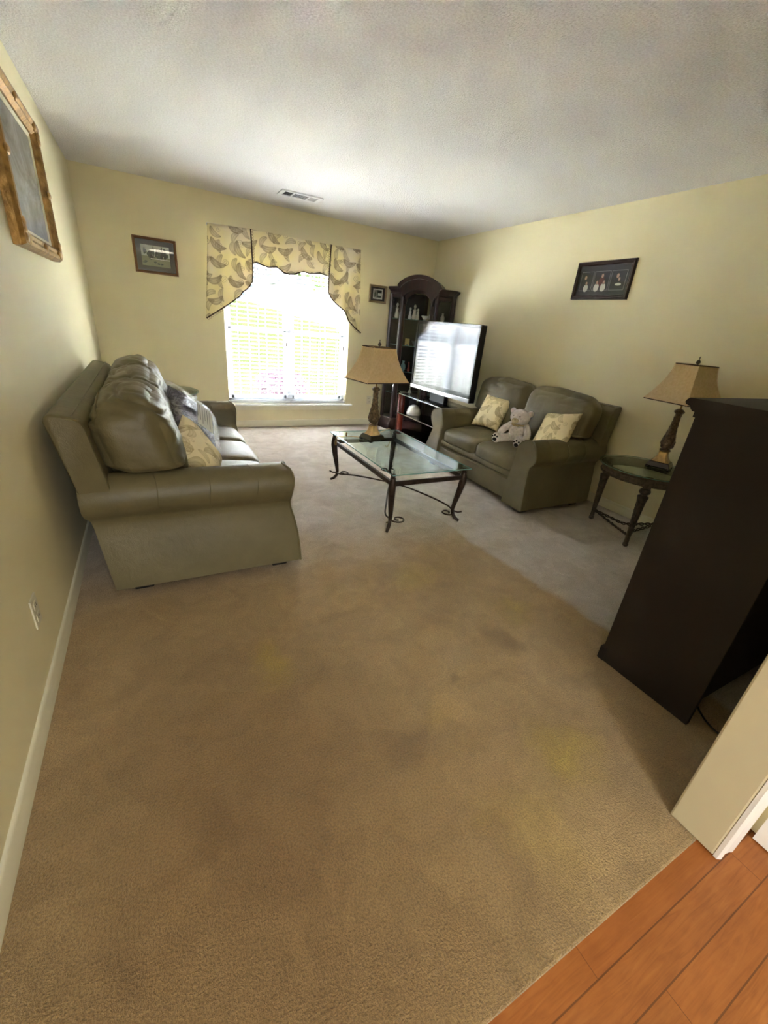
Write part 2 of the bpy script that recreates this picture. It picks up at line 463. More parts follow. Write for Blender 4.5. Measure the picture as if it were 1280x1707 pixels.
def shade_mat():
    m, nt, b, o = new_mat('lamp_shade_cloth')
    co = objcoord(nt)
    n = noise_tex(nt, co, 60, 3)
    c = ramp(nt, n.outputs[0], [(0.3, srgb(216, 190, 142)), (0.7, srgb(228, 204, 160))])
    nt.links.new(c, b.inputs['Base Color'])
    b.inputs['Roughness'].default_value = 0.8
    tl = nt.nodes.new('ShaderNodeBsdfTranslucent'); nt.links.new(c, tl.inputs[0])
    mx = nt.nodes.new('ShaderNodeMixShader'); mx.inputs[0].default_value = 0.3
    nt.links.new(b.outputs[0], mx.inputs[1]); nt.links.new(tl.outputs[0], mx.inputs[2])
    nt.links.new(mx.outputs[0], o.inputs[0])
    return m
M['shade'] = shade_mat()

def purple_cloth():
    m, nt, b, o = new_mat('purple_pillow_cloth')
    co = objcoord(nt)
    n = noise_tex(nt, co, 13, 4, 0.6, 1.8)
    nt.links.new(ramp(nt, n.outputs[0], [(0.36, srgb(28, 24, 38)), (0.50, srgb(56, 48, 68)), (0.58, srgb(140, 136, 144)), (0.64, srgb(48, 42, 60))]), b.inputs['Base Color'])
    b.inputs['Roughness'].default_value = 0.8
    return m
M['purple'] = purple_cloth()

def painting_mat():
    m, nt, b, o = new_mat('grey_blue_landscape_paint')
    co = objcoord(nt)
    mp = nt.nodes.new('ShaderNodeMapping'); mp.inputs['Scale'].default_value = (1, 5, 2.2)
    nt.links.new(co, mp.inputs['Vector'])
    n = noise_tex(nt, mp.outputs[0], 2.2, 6, 0.7, 0.8)
    c = ramp(nt, n.outputs[0], [(0.30, srgb(66, 60, 54)), (0.45, srgb(122, 120, 110)), (0.6, srgb(160, 166, 168)), (0.72, srgb(196, 200, 198))])
    sep = nt.nodes.new('ShaderNodeSeparateXYZ'); nt.links.new(co, sep.inputs[0])
    f = nt.nodes.new('ShaderNodeMapRange'); f.inputs['From Min'].default_value = -0.08; f.inputs['From Max'].default_value = -0.28
    nt.links.new(sep.outputs['Z'], f.inputs['Value'])
    c = mixc(nt, math_n(nt, 'MULTIPLY', f.outputs[0], 0.7), c, srgb(96, 112, 138))
    nt.links.new(c, b.inputs['Base Color'])
    b.inputs['Roughness'].default_value = 0.35
    return m
M['painting'] = painting_mat()
for k, v in dict(mat_green=(26, 32, 30), ph_sky=(208, 214, 206), ph_tree=(70, 84, 70), ph_grass=(140, 146, 112), ph_dark=(40, 42, 40),
                 ph_white=(232, 232, 222), ph_navy=(30, 32, 46), ph_skin=(196, 156, 140), ph_red=(96, 36, 44), ph_line=(150, 148, 156),
                 ph_grey=(150, 146, 138), frame_brown=(132, 92, 56), frame_dark=(52, 34, 32), frame_gold=(150, 128, 92), mat_dark=(70, 58, 58)).items():
    M[k] = simple('art_' + k, srgb(*v), 0.35)

# ------------------------------------------------------------------ mesh builder
class MB:
    def __init__(s):
        s.v, s.f, s.m, s.uv = [], [], [], []
        s.T = None
    def add(s, vs, fs, mi=0, uvs=None):
        o = len(s.v)
        for p in vs:
            p = Vector(p)
            s.v.append(s.T @ p if s.T else p)
        s.uv += list(uvs) if uvs else [(0, 0)] * len(vs)
        s.f += [tuple(i + o for i in f) for f in fs]
        s.m += [mi] * len(fs)
        return s
    def box(s, x0, x1, y0, y1, z0, z1, mi=0):
        return s.add([(x0, y0, z0), (x1, y0, z0), (x1, y1, z0), (x0, y1, z0), (x0, y0, z1), (x1, y0, z1), (x1, y1, z1), (x0, y1, z1)],
                     [(0, 3, 2, 1), (4, 5, 6, 7), (0, 1, 5, 4), (1, 2, 6, 5), (2, 3, 7, 6), (3, 0, 4, 7)], mi)
    def loft(s, rings, mi=0, closed=True, caps=True, loop=False):
        n = len(rings[0])
        vs = [p for r in rings for p in r]
        fs = []
        k = len(rings)
        for i in range(k if loop else k - 1):
            a, b = i * n, ((i + 1) % k) * n
            for j in range(n if closed else n - 1):
                j2 = (j + 1) % n
                fs.append((a + j, a + j2, b + j2, b + j))
        if caps and not loop and closed:
            fs.append(tuple(range(n - 1, -1, -1)))
            fs.append(tuple(range((k - 1) * n, k * n)))
        return s.add(vs, fs, mi)
    def lathe(s, prof, seg=24, c=(0, 0, 0), mi=0, caps=True, fn=None):
        rings = []
        for r, z in prof:
            ring = []
            for i in range(seg):
                a = 2 * math.pi * i / seg
                rr = fn(r, z, a) if fn else r
                ring.append((c[0] + rr * math.cos(a), c[1] + rr * math.sin(a), c[2] + z))
            rings.append(ring)
        return s.loft(rings, mi, True, caps)
    def tube(s, pts, rad, seg=8, mi=0, loop=False, caps=True):
        pts = [Vector(p) for p in pts]
        n = len(pts)
        if not hasattr(rad, '__len__'):
            rad = [rad] * n
        rings = []
        up = None
        for i in range(n):
            if loop:
                t = pts[(i + 1) % n] - pts[i - 1]
            else:
                t = pts[min(i + 1, n - 1)] - pts[max(i - 1, 0)]
            t.normalize()
            if up is None:
                up = Vector((0, 0, 1)) if abs(t.z) < 0.9 else Vector((1, 0, 0))
            side = t.cross(up)
            if side.length < 1e-6:
                side = t.cross(Vector((0, 1, 0)))
            side.normalize()
            up = side.cross(t).normalized()
            rings.append([pts[i] + rad[i] * (math.cos(2 * math.pi * k / seg) * side + math.sin(2 * math.pi * k / seg) * up) for k in range(seg)])
        return s.loft(rings, mi, True, caps, loop)
    def prism(s, poly, axis, a, b, mi=0):
        def mk(p, t):
            if axis == 'x': return (t, p[0], p[1])
            if axis == 'y': return (p[0], t, p[1])
            return (p[0], p[1], t)
        n = len(poly)
        vs = [mk(p, a) for p in poly] + [mk(p, b) for p in poly]
        fs = [(i, (i + 1) % n, n + (i + 1) % n, n + i) for i in range(n)]
        fs += [tuple(range(n - 1, -1, -1)), tuple(range(n, 2 * n))]
        return s.add(vs, fs, mi)
    def ellipsoid(s, c, r, seg=16, rings=10, mi=0):
        vs, fs = [], []
        for i in range(rings + 1):
            t = math.pi * i / rings
            for j in range(seg):
                a = 2 * math.pi * j / seg
                vs.append((c[0] + r[0] * math.sin(t) * math.cos(a), c[1] + r[1] * math.sin(t) * math.sin(a), c[2] + r[2] * math.cos(t)))
        for i in range(rings):
            for j in range(seg):
                j2 = (j + 1) % seg
                fs.append((i * seg + j, (i + 1) * seg + j, (i + 1) * seg + j2, i * seg + j2))
        return s.add(vs, fs, mi)
    def build(s, name, mats, parent=None, smooth=True, bevel=0.0, weld=True, angle=40, bseg=2):
        me = bpy.data.meshes.new(name)
        me.from_pydata([tuple(v) for v in s.v], [], s.f)
        if not isinstance(mats, (list, tuple)):
            mats = [mats]
        for m_ in mats:
            me.materials.append(m_)
        for p, mi in zip(me.polygons, s.m):
            p.material_index = mi
        if any(u != (0, 0) for u in s.uv):
            ul = me.uv_layers.new(name='UVMap')
            for l in me.loops:
                ul.data[l.index].uv = s.uv[l.vertex_index]
        bm = bmesh.new()
        bm.from_mesh(me)
        if weld:
            bmesh.ops.remove_doubles(bm, verts=bm.verts, dist=1e-5)
        bmesh.ops.recalc_face_normals(bm, faces=bm.faces)
        if smooth:
            for f in bm.faces:
                f.smooth = True
            for e in bm.edges:
                if len(e.link_faces) == 2 and e.calc_face_angle(0) > math.radians(angle):
                    e.smooth = False
        bm.to_mesh(me)
        bm.free()
        o = bpy.data.objects.new(name, me)
        col.objects.link(o)
        if parent:
            o.parent = parent
        if bevel > 0:
            b = o.modifiers.new('bevel', 'BEVEL')
            b.width = bevel
            b.segments = bseg
            b.limit_method = 'ANGLE'
            b.angle_limit = math.radians(45)
        return o

def tag(o, label, cat, group=None):
    o['label'] = label
    o['category'] = cat
    if group:
        o['group'] = group
    return o

def thing(name, label, cat, loc=(0, 0, 0), rz=0.0, group=None):
    o = bpy.data.objects.new(name, None)
    o.empty_display_size = 0.1
    col.objects.link(o)
    o.location = loc
    o.rotation_euler = (0, 0, rz)
    return tag(o, label, cat, group)

def struct(o):
    o['kind'] = 'structure'
    return o

def lerp(a, b, t):
    return a + (b - a) * t

def interp(x, xs, ys):
    if x <= xs[0]: return ys[0]
    for i in range(1, len(xs)):
        if x <= xs[i]:
            t = (x - xs[i - 1]) / (xs[i] - xs[i - 1])
            return lerp(ys[i - 1], ys[i], t)
    return ys[-1]

def bez(pts, n=24):
    """Catmull-Rom through pts"""
    P = [Vector(p) for p in pts]
    P = [2 * P[0] - P[1]] + P + [2 * P[-1] - P[-2]]
    out = []
    for i in range(1, len(P) - 2):
        for k in range(n):
            t = k / n
            a, b, c, d = P[i - 1], P[i], P[i + 1], P[i + 2]
            out.append(0.5 * ((2 * b) + (c - a) * t + (2 * a - 5 * b + 4 * c - d) * t * t + (3 * b - a - 3 * c + d) * t ** 3))
    out.append(P[-2])
    return out

# ------------------------------------------------------------------ the room
T = 0.15
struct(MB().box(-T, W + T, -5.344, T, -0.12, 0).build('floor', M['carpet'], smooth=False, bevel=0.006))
struct(MB().box(-T, W + T, -7.6, -5.344, -0.12, -0.006).build('floor_hall', M['planks'], smooth=False))
struct(MB().box(-T, W + T, -7.6 - T, T, H, H + 0.12).build('ceiling', M['ceiling'], smooth=False))
struct(MB().box(-T, 0, -7.6, T, 0, H).build('wall_left', M['wall'], smooth=False))
struct(MB().box(W, W + T, -7.6, T, 0, H).build('wall_right', M['wall'], smooth=False))
WX0, WX1, WZ0, WZ1 = 1.262, 2.818, 0.30, 2.10
w = MB()
w.box(0, WX0, 0, T, 0, H).box(WX1, W, 0, T, 0, H).box(WX0, WX1, 0, T, 0, WZ0).box(WX0, WX1, 0, T, WZ1, H)
struct(w.build('wall_far', M['wall'], smooth=False))
struct(MB().box(1.776, W, -5.39, -5.262, 0, H).build('wall_near', M['partition'], smooth=False, bevel=0.006))
HX0, HX1, HZ0, HZ1 = 0.15, 1.10, 0.9, 2.1
hb = MB()
hb.box(-T, HX0, -7.6 - T, -7.6, 0, H).box(HX1, W + T, -7.6 - T, -7.6, 0, H).box(HX0, HX1, -7.6 - T, -7.6, 0, HZ0).box(HX0, HX1, -7.6 - T, -7.6, HZ1, H)
struct(hb.build('wall_hall_back', M['wall'], smooth=False))
hb = MB()
for (a, b_, c, d) in ((HX0, HX0 + 0.05, HZ0, HZ1), (HX1 - 0.05, HX1, HZ0, HZ1), (HX0, HX1, HZ0, HZ0 + 0.05), (HX0, HX1, HZ1 - 0.05, HZ1)):
    hb.box(a, b_, -7.70, -7.64, c, d)
struct(hb.build('fill_opening_frame', M['white'], smooth=False))  # hall opening added to let in fill daylight; no window seen there
struct(MB().box(1.98, 2.10, -7.6, -5.39, 0, H).build('wall_hall_right', M['wall'], smooth=False))

def base_prof():
    return [(0, 0), (0.013, 0), (0.013, 0.058), (0.010, 0.064), (0.011, 0.070), (0.006, 0.080), (0, 0.083)]
pr = base_prof()
m_ = MB(); m_.loft([[(x, y, z) for x, z in pr] for y in (-7.6, -0.0)])
struct(m_.build('baseboard_left', M['trim']))
m_ = MB(); m_.loft([[(x, -y, z) for y, z in pr] for x in (0.0, W)])
struct(m_.build('baseboard_far', M['trim']))
m_ = MB(); m_.loft([[(W - x, y, z) for x, z in pr] for y in (-5.262, 0.0)])
struct(m_.build('baseboard_right', M['trim']))
# white casings round the corner in the hall
cas = [(0, 0), (0, 0.010), (0.012, 0.017), (0.030, 0.013), (0.058, 0.018), (0.068, 0.022), (0.074, 0.022), (0.074, 0)]
m_ = MB(); m_.loft([[(1.777 + a, -5.39 - d, z) for a, d in cas] for z in (0.0, H)])
struct(m_.build('trim_1', M['white']))
m_ = MB(); m_.loft([[(1.98 - d, -5.425 - a, z) for a, d in cas] for z in (0.0, H)])
m_.box(1.953, 1.98, -5.50, -5.42, 0, 0.13)
struct(m_.build('trim_2', M['white']))
m_ = MB(); m_.loft([[(x, -5.39 - y, z) for y, z in pr] for x in (1.862, 1.98)])
struct(m_.build('trim_3', M['white']))

# ------------------------------------------------------------------ window
win = struct(thing('window_1', '', ''))
del win['label'], win['category']
fr = MB()
fy0, fy1 = 0.075, 0.14
fr.box(WX0, WX0 + 0.045, fy0, fy1, WZ0, WZ1).box(WX1 - 0.045, WX1, fy0, fy1, WZ0, WZ1)
fr.box(WX0, WX1, fy0, fy1, WZ0, WZ0 + 0.05).box(WX0, WX1, fy0, fy1, WZ1 - 0.05, WZ1)
fr.build('window_frame', M['frame_white'], win, smooth=False, bevel=0.004)
MB().box(2.005, 2.075, 0.06, fy1, WZ0, WZ1).build('mullion', M['frame_white'], win, smooth=False, bevel=0.004)
for (a, b) in ((WX0 + 0.045, 2.005), (2.075, WX1 - 0.045)):
    for (z0, z1, yy) in ((WZ0 + 0.05, 1.19, 0.085), (1.15, WZ1 - 0.05, 0.115)):
        s_ = MB()
        s_.box(a, a + 0.035, yy, yy + 0.025, z0, z1).box(b - 0.035, b, yy, yy + 0.025, z0, z1)
        s_.box(a, b, yy, yy + 0.025, z0, z0 + 0.04).box(a, b, yy, yy + 0.025, z1 - 0.04, z1)
        sash = s_.build('sash', M['frame_white'], win, smooth=False, bevel=0.003)
        mu = MB()
        for k in (1, 2):
            xx = lerp(a + 0.035, b - 0.035, k / 3)
            mu.box(xx - 0.006, xx + 0.006, yy + 0.008, yy + 0.016, z0, z1)
        zz = lerp(z0, z1, 0.5)
        mu.box(a, b, yy + 0.008, yy + 0.016, zz - 0.006, zz + 0.006)
        mu.build('muntin', M['frame_white'], sash, smooth=False)
        MB().box(a + 0.03, b - 0.03, yy + 0.010, yy + 0.014, z0 + 0.03, z1 - 0.03).build('pane', M['glass'], sash, smooth=False)
sl = MB()
sl.box(WX0 - 0.085, WX1 + 0.085, -0.055, 0.0, 0.272, 0.298)
sl.box(WX0, WX1, -0.0, 0.08, 0.272, 0.302)
sl.build('window_sill', M['white'], win, smooth=False, bevel=0.006)
MB().box(WX0 - 0.06, WX1 + 0.06, -0.016, 0.0, 0.215, 0.272).build('window_apron', M['trim'], win, smooth=False, bevel=0.004)

# blinds: one on each half of the window
def make_blind(x0, x1, label, tassel_x, wand_x):
    t = thing('window_blind', label, 'blind', ((x0 + x1) / 2, 0.036, 0.302), 0, 'slatted blinds in the window')
    hw = (x1 - x0) / 2
    zt = WZ1 - 0.302
    MB().box(-hw, hw, -0.025, 0.025, zt - 0.05, zt).build('head_rail', M['blind'], t, smooth=False, bevel=0.004)
    s_ = MB()
    n = 37
    for i in range(n):
        z = 0.055 + i * (zt - 0.13) / (n - 1)
        rings = []
        for x in (-hw + 0.004, hw - 0.004):
            ring = []
            tl = math.radians(-15)
            for k in range(5):
                d = -0.024 + 0.012 * k
                h = 0.0028 * (1 - (d / 0.024) ** 2)
                ring.append((x, d * math.cos(tl), z + h + d * math.sin(tl)))
            for k in range(4, -1, -1):
                d = -0.024 + 0.012 * k
                h = 0.0028 * (1 - (d / 0.024) ** 2) - 0.0022
                ring.append((x, d * math.cos(tl), z + h + d * math.sin(tl)))
            rings.append(ring)
        s_.loft(rings)
    s_.build('slats', M['blind'], t, smooth=True)
    MB().box(-hw, hw, -0.024, 0.024, 0.004, 0.026).build('bottom_rail', M['blind'], t, smooth=False, bevel=0.005)
    for fx in (-0.62, 0.0, 0.62):
        c_ = MB()
        for yy in (-0.026, 0.026):
            c_.tube([(fx * hw, yy, 0.02), (fx * hw, yy, zt - 0.04)], 0.0012, 5)
        c_.build('ladder_cord', M['blind'], t)
    c_ = MB(); c_.tube([(tassel_x, -0.036, zt - 0.05), (tassel_x + 0.004, -0.037, 0.75)], 0.0014, 5)
    lc = c_.build('lift_cord', M['blind'], t)
    MB().lathe([(0.002, 0.745), (0.006, 0.74), (0.009, 0.70), (0.003, 0.695)], 10, (tassel_x + 0.004, -0.037, 0)).build('tassel', M['pewter'], lc)
    c_ = MB(); c_.tube([(wand_x, -0.034, zt - 0.05), (wand_x, -0.036, 0.90)], 0.003, 6)
    c_.build('tilt_wand', M['vent_grey'], t)
    return t
make_blind(WX0 + 0.006, 2.033, 'white slatted blind in the left half of the window', 0.33, -0.32)
make_blind(2.045, WX1 - 0.006, 'white slatted blind in the right half of the window', 0.32, -0.30)

# ------------------------------------------------------------------ valance
val = thing('valance', 'three piece cream valance with taupe leaf print and braided edge over window', 'valance', (2.0, 0, 2.16))
MB().box(-0.86, 0.88, -0.075, -0.001, -0.02, -0.004).build('mounting_board', M['white'], val, smooth=False)
def ruled(top, bot, n, nv, fold, y0, name):
    """cloth between a top line and a shaped bottom line; both are lists of (x,z) resampled by length"""
    def resample(p, n):
        L = [0]
        for a, b in zip(p, p[1:]):
            L.append(L[-1] + math.hypot(b[0] - a[0], b[1] - a[1]))
        out = []
        for i in range(n + 1):
            s_ = L[-1] * i / n
            out.append((interp(s_, L, [q[0] for q in p]), interp(s_, L, [q[1] for q in p])))
        return out
    def byx(p, n):
        x0, x1 = p[0][0], p[-1][0]
        return [(lerp(x0, x1, i / n), interp(lerp(x0, x1, i / n), [q[0] for q in p], [q[1] for q in p])) for i in range(n + 1)]
    tp, bt = resample(top, n), byx(bot, n)
    vs, uv, fs = [], [], []
    for j in range(nv + 1):
        t = j / nv
        for i in range(n + 1):
            x, z = lerp(tp[i][0], bt[i][0], t), lerp(tp[i][1], bt[i][1], t)
            y = y0 + fold(x, t)
            vs.append((x - 2.0, y, z - 2.16))
            uv.append((x + 0.001, z))
    for j in range(nv):
        for i in range(n):
            a = j * (n + 1) + i
            fs.append((a, a + 1, a + n + 2, a + n + 1))
    o = MB().add(vs, fs, 0, uv).build(name, M['valance'], val, weld=False, angle=180)
    sd = o.modifiers.new('solid', 'SOLIDIFY'); sd.thickness = 0.003
    return o
def braid(line, panel, y):
    b_ = MB()
    pts = [(x - 2.0, y, z - 2.16) for x, z in line]
    b_.tube(pts, 0.0075, 6, 0)
    P = [Vector(p) for p in pts]
    for a, c in zip(P, P[1:]):
        n = max(1, round((c - a).length / 0.026))
        d = (c - a) / n
        for i in range(n):
            p0 = a + d * i
            nrm = Vector((d.z, 0, -d.x)).normalized()
            if nrm.z > 0.0 or (abs(nrm.z) < 0.2 and nrm.x * (1 if p0.x < 0 else -1) < 0):
                nrm = -nrm
            if abs(nrm.z) < 0.25:
                nrm = Vector((1 if p0.x < 0 else -1, 0, 0))
            loop = [p0 + d * (0.5 - 0.45 * math.cos(k * math.pi / 5)) + nrm * (0.008 + 0.016 * math.sin(k * math.pi / 5)) for k in range(6)]
            b_.tube(loop, 0.0024, 5, 1)
    return b_.build('braid_trim', [M['dark_trim'], M['bead']], panel)
lb = [(1.062, 1.248), (1.18, 1.326), (1.299, 1.404), (1.434, 1.508), (1.462, 1.547), (1.502, 1.576), (1.543, 1.617), (1.571, 1.662), (1.581, 1.752)]
rb = [(2.473, 1.66), (2.523, 1.586), (2.588, 1.539), (2.697, 1.475), (2.733, 1.423), (2.761, 1.362), (2.851, 1.291), (2.941, 1.233)]
cb = [(1.57, 1.845), (1.631, 1.863), (1.689, 1.842), (1.763, 1.828), (1.851, 1.846), (1.885, 1.826), (1.933, 1.797), (1.996, 1.792), (2.053, 1.8),
      (2.103, 1.818), (2.168, 1.839), (2.234, 1.829), (2.3, 1.837), (2.367, 1.852), (2.42, 1.84), (2.485, 1.828)]
p = ruled([(1.572, 2.163), (2.492, 2.160)], cb, 60, 10, lambda x, t: 0.006 * math.sin(x * 14) * t, -0.080, 'swag_panel')
braid(cb, p, -0.088)
lf = lambda x, t: -0.012 * (0.4 + t) * (0.5 + 0.5 * math.sin((x - 1.1) * 34)) + (0.06 if x < 1.10 and t < 0.05 else 0)
p = ruled([(1.139, 2.149), (1.572, 2.163)], lb, 44, 16, lambda x, t: -0.011 * (0.4 + t) * math.sin((x - 1.1) * 30), -0.090, 'side_panel')
braid(lb + [(1.580, 1.896), (1.572, 2.163)], p, -0.104)
p = ruled([(2.492, 2.158), (2.88, 2.161)], rb, 44, 16, lambda x, t: -0.013 * (0.4 + t) * math.sin((x - 2.45) * 36), -0.090, 'side_panel')
braid([(2.492, 2.158), (2.484, 1.961), (2.475, 1.802)] + rb, p, -0.106)
for xx, zz in ((1.10, 2.149), (2.91, 2.16)):
    pass

# ------------------------------------------------------------------ soft shapes
def rbox(lx, ly, lz, r, n=10, puff=(0, 0, 0), seed=0, wr=0.0, wscale=6.0, fn=None):
    """rounded, puffed box centred on the origin as (verts, faces)"""
    vs, fs = [], []
    hx, hy, hz = lx / 2, ly / 2, lz / 2
    def put(p):
        u, v, q_ = p
        P = Vector((u * hx, v * hy, q_ * hz))
        I = Vector((max(-hx + r, min(hx - r, P.x)), max(-hy + r, min(hy - r, P.y)), max(-hz + r, min(hz - r, P.z))))
        d = P - I
        if d.length > 1e-9:
            d.normalize()
            P = I + d * r
        bx, by, bz = 1 - u * u, 1 - v * v, 1 - q_ * q_
        P.x += math.copysign(puff[0] * by * bz, u) if abs(u) > 0.99 else puff[0] * u * by * bz
        P.y += puff[1] * v * bx * bz
        P.z += puff[2] * q_ * bx * by
        if wr:
            nv = noise.noise_vector(Vector((P.x * wscale + seed * 7.3, P.y * wscale, P.z * wscale)))
            P += nv * wr
        if fn:
            P = fn(P, u, v, q_)
        return P
    def grid(f):
        o = len(vs)
        for i in range(n + 1):
            for j in range(n + 1):
                a = math.sin((-1 + 2 * i / n) * math.pi / 2) * 0.35 + (-1 + 2 * i / n) * 0.65
                b = math.sin((-1 + 2 * j / n) * math.pi / 2) * 0.35 + (-1 + 2 * j / n) * 0.65
                vs.append(put(f(a, b)))
        for i in range(n):
            for j in range(n):
                k = o + i * (n + 1) + j
                fs.append((k, k + 1, k + n + 2, k + n + 1))
    for sgn in (-1, 1):
        grid(lambda a, b: (sgn, a, b)); grid(lambda a, b: (a, sgn, b)); grid(lambda a, b: (a, b, sgn))
    return vs, fs

def pillow_mesh(s, t, n=22, seed=0, pinch=0.10, sy=None, wr=0.006):
    sy = sy or s
    m_ = MB()
    for sg in (1, -1):
        vs, uv, fs = [], [], []
        for i in range(n + 1):
            for j in range(n + 1):
                u, v = -1 + 2 * i / n, -1 + 2 * j / n
                u, v = math.sin(u * math.pi / 2) * 0.5 + u * 0.5, math.sin(v * math.pi / 2) * 0.5 + v * 0.5
                x = s / 2 * u * (1 - pinch * (1 - v * v) * abs(u))
                y = sy / 2 * v * (1 - pinch * (1 - u * u) * abs(v))
                th = t / 2 * max(0, (1 - u ** 4) * (1 - v ** 4)) ** 0.6
                w_ = noise.noise(Vector((x * 9 + seed, y * 9, sg * 3.1))) * wr * min(1, th / 0.02)
                vs.append((x, y, sg * th + w_))
                uv.append((x + seed * 0.37 + 0.01, y + 0.6 * sg))
        for i in range(n):
            for j in range(n):
                k = i * (n + 1) + j
                fs.append((k, k + 1, k + n + 2, k + n + 1))
        m_.add(vs, fs, 0, uv)
    return m_

# ------------------------------------------------------------------ sofa and love seat
def make_couch(name, label, loc, rz, L, aw, ncush, sx, seed, wr):
    t = thing(name, label, 'sofa', loc, rz)
    hl = L / 2
    X = lambda x: x * sx
    # base
    m_ = MB(); m_.box(X(0.20), X(1.02), -hl + 0.14, hl - 0.14, 0.055, 0.25)
    m_.build('base', M['leather'], t, bevel=0.015)
    # front rail: a round roll above a flat panel
    rp = []
    for k in range(9):
        a = -math.pi / 2 + math.pi * k / 8
        rp.append((1.035 + 0.028 * math.cos(a), 0.285 + 0.035 * math.sin(a)))
    rp += [(0.98, 0.32), (0.98, 0.055)]
    lowr = [(1.045, 0.055), (1.066, 0.075), (1.072, 0.16), (1.062, 0.235), (1.040, 0.250)]
    prof = lowr + rp
    m_ = MB(); m_.loft([[(X(a), y, z) for a, z in prof] for y in [lerp(-hl + aw - 0.03, hl - aw + 0.03, i / 8) for i in range(9)]])
    m_.build('front_rail', M['leather'], t)
    # arms
    def xfront(z):
        return interp(z, [0.05, 0.20, 0.30, 0.376, 0.46, 0.55, 0.585, 0.60, 0.613, 0.62], [1.117, 1.108, 1.09, 1.069, 1.064, 1.079, 1.074, 1.066, 1.045, 1.03])
    def xrear(z):
        return interp(z, [0.05, 0.40, 0.45, 0.62], [0.185, 0.135, 0.112, 0.108])
    cs = [(-aw, 0.05), (-aw, 0.25), (-aw, 0.44)]
    cc = (-0.112, 0.508); rr = 0.108
    for k in range(0, 15):
        a = math.radians(165 - k * 15.5)
        cs.append((cc[0] + rr * math.cos(a), cc[1] + rr * math.sin(a)))
    cs += [(-0.058, 0.405), (-0.058, 0.37), (-0.046, 0.31), (-0.026, 0.22), (-0.010, 0.13), (0.0, 0.05)]
    for sg in (-1, 1):
        rings = []
        S = [0, 0.015, 0.12, 0.25, 0.4, 0.55, 0.7, 0.82, 0.92, 0.975, 1.0]
        for s_ in S:
            ring = []
            for o_, z in cs:
                sh = 1.0
                if s_ in (0, 1.0):
                    cz, co_ = 0.3, -aw / 2
                    o2 = co_ + (o_ - co_) * (0.96 if s_ else 0.985)
                    z2 = cz + (z - cz) * (0.985 if z > 0.3 else 1)
                else:
                    o2, z2 = o_, z
                x = lerp(xrear(z), xfront(z), s_)
                nz = 0.004 * noise.noise(Vector((x * 4, o2 * 6 + sg * 5 + seed, z * 5)))
                ring.append((X(x), sg * (hl + o2 + nz), z2))
            rings.append(ring)
        arm = MB().loft(rings).build('arm', M['leather'], t, angle=60)
        # piping round the scroll front
        pp = [(X(xfront(z)) - 0.006, sg * (hl + o_), z) for o_, z in cs if not (o_ == -aw and z < 0.3)]
        MB().tube(pp, 0.0055, 6).build('piping', M['leather'], arm)
        # seam lines across the roll
        for s_ in (0.32, 0.56, 0.80):
            sp = [(X(lerp(xrear(z), xfront(z), s_)), sg * (hl + o_ + 0.0008 * (1 if o_ > -0.11 else 0)), z) for o_, z in cs[4:18]]
            MB().tube(sp, 0.0022, 5).build('seam', M['leather'], arm)
    # back: leaning slab, rounded top
    bp = [(0.15, 0.20), (0.118, 0.545), (0.112, 0.575), (0.075, 0.76), (0.052, 0.875), (0.056, 0.893), (0.068, 0.903), (0.085, 0.905), (0.145, 0.893), (0.172, 0.880), (0.186, 0.855),
          (0.205, 0.75), (0.236, 0.575), (0.242, 0.545), (0.30, 0.30), (0.30, 0.20)]
    rings = []
    ys = [-hl + 0.02, -hl + 0.028] + [lerp(-hl + 0.05, hl - 0.05, i / 12) for i in range(13)] + [hl - 0.028, hl - 0.02]
    for i, y in enumerate(ys):
        k = 0.93 if i in (0, len(ys) - 1) else 1
        rings.append([(X(0.17 + (a - 0.17) * k), (y if z > 0.5 else max(-hl + 0.13, min(hl - 0.13, y))), 0.5 + (z - 0.5) * (1 - (1 - k) * 0.25) + 0.004 * noise.noise(Vector((y * 3, z * 2, seed)))) for a, z in bp])
    bk = MB().loft(rings).build('back_frame', M['leather'], t, angle=50)
    pl = [(X(0.148), y, 0.897) for y in (-hl + 0.04, hl - 0.04)]
    MB().tube(pl, 0.004, 6).build('piping', M['leather'], bk)
    # seat cushions
    iw = L - 2 * aw
    cw = iw / ncush
    for i in range(ncush):
        y = -iw / 2 + cw * (i + 0.5)
        def droop(P, u, v, q_):
            f = max(0, (u + 0.1) / 1.1)
            P.z -= 0.022 * f * f * (1 if q_ > -0.5 else 0)
            return P
        vs, fs = rbox(0.70, cw - 0.004, 0.165, 0.052, 14, (0.020, 0.0, 0.026), seed + i, 0.006, 7, droop)
        MB().add([(X(p.x + 0.705), p.y + y, p.z + 0.372) for p in vs], fs).build('seat_cushion', M['leather'], t, angle=180)
    # back cushions, gathered at the top; the outer ones reach over the arms
    bw = (L - 0.11) / ncush
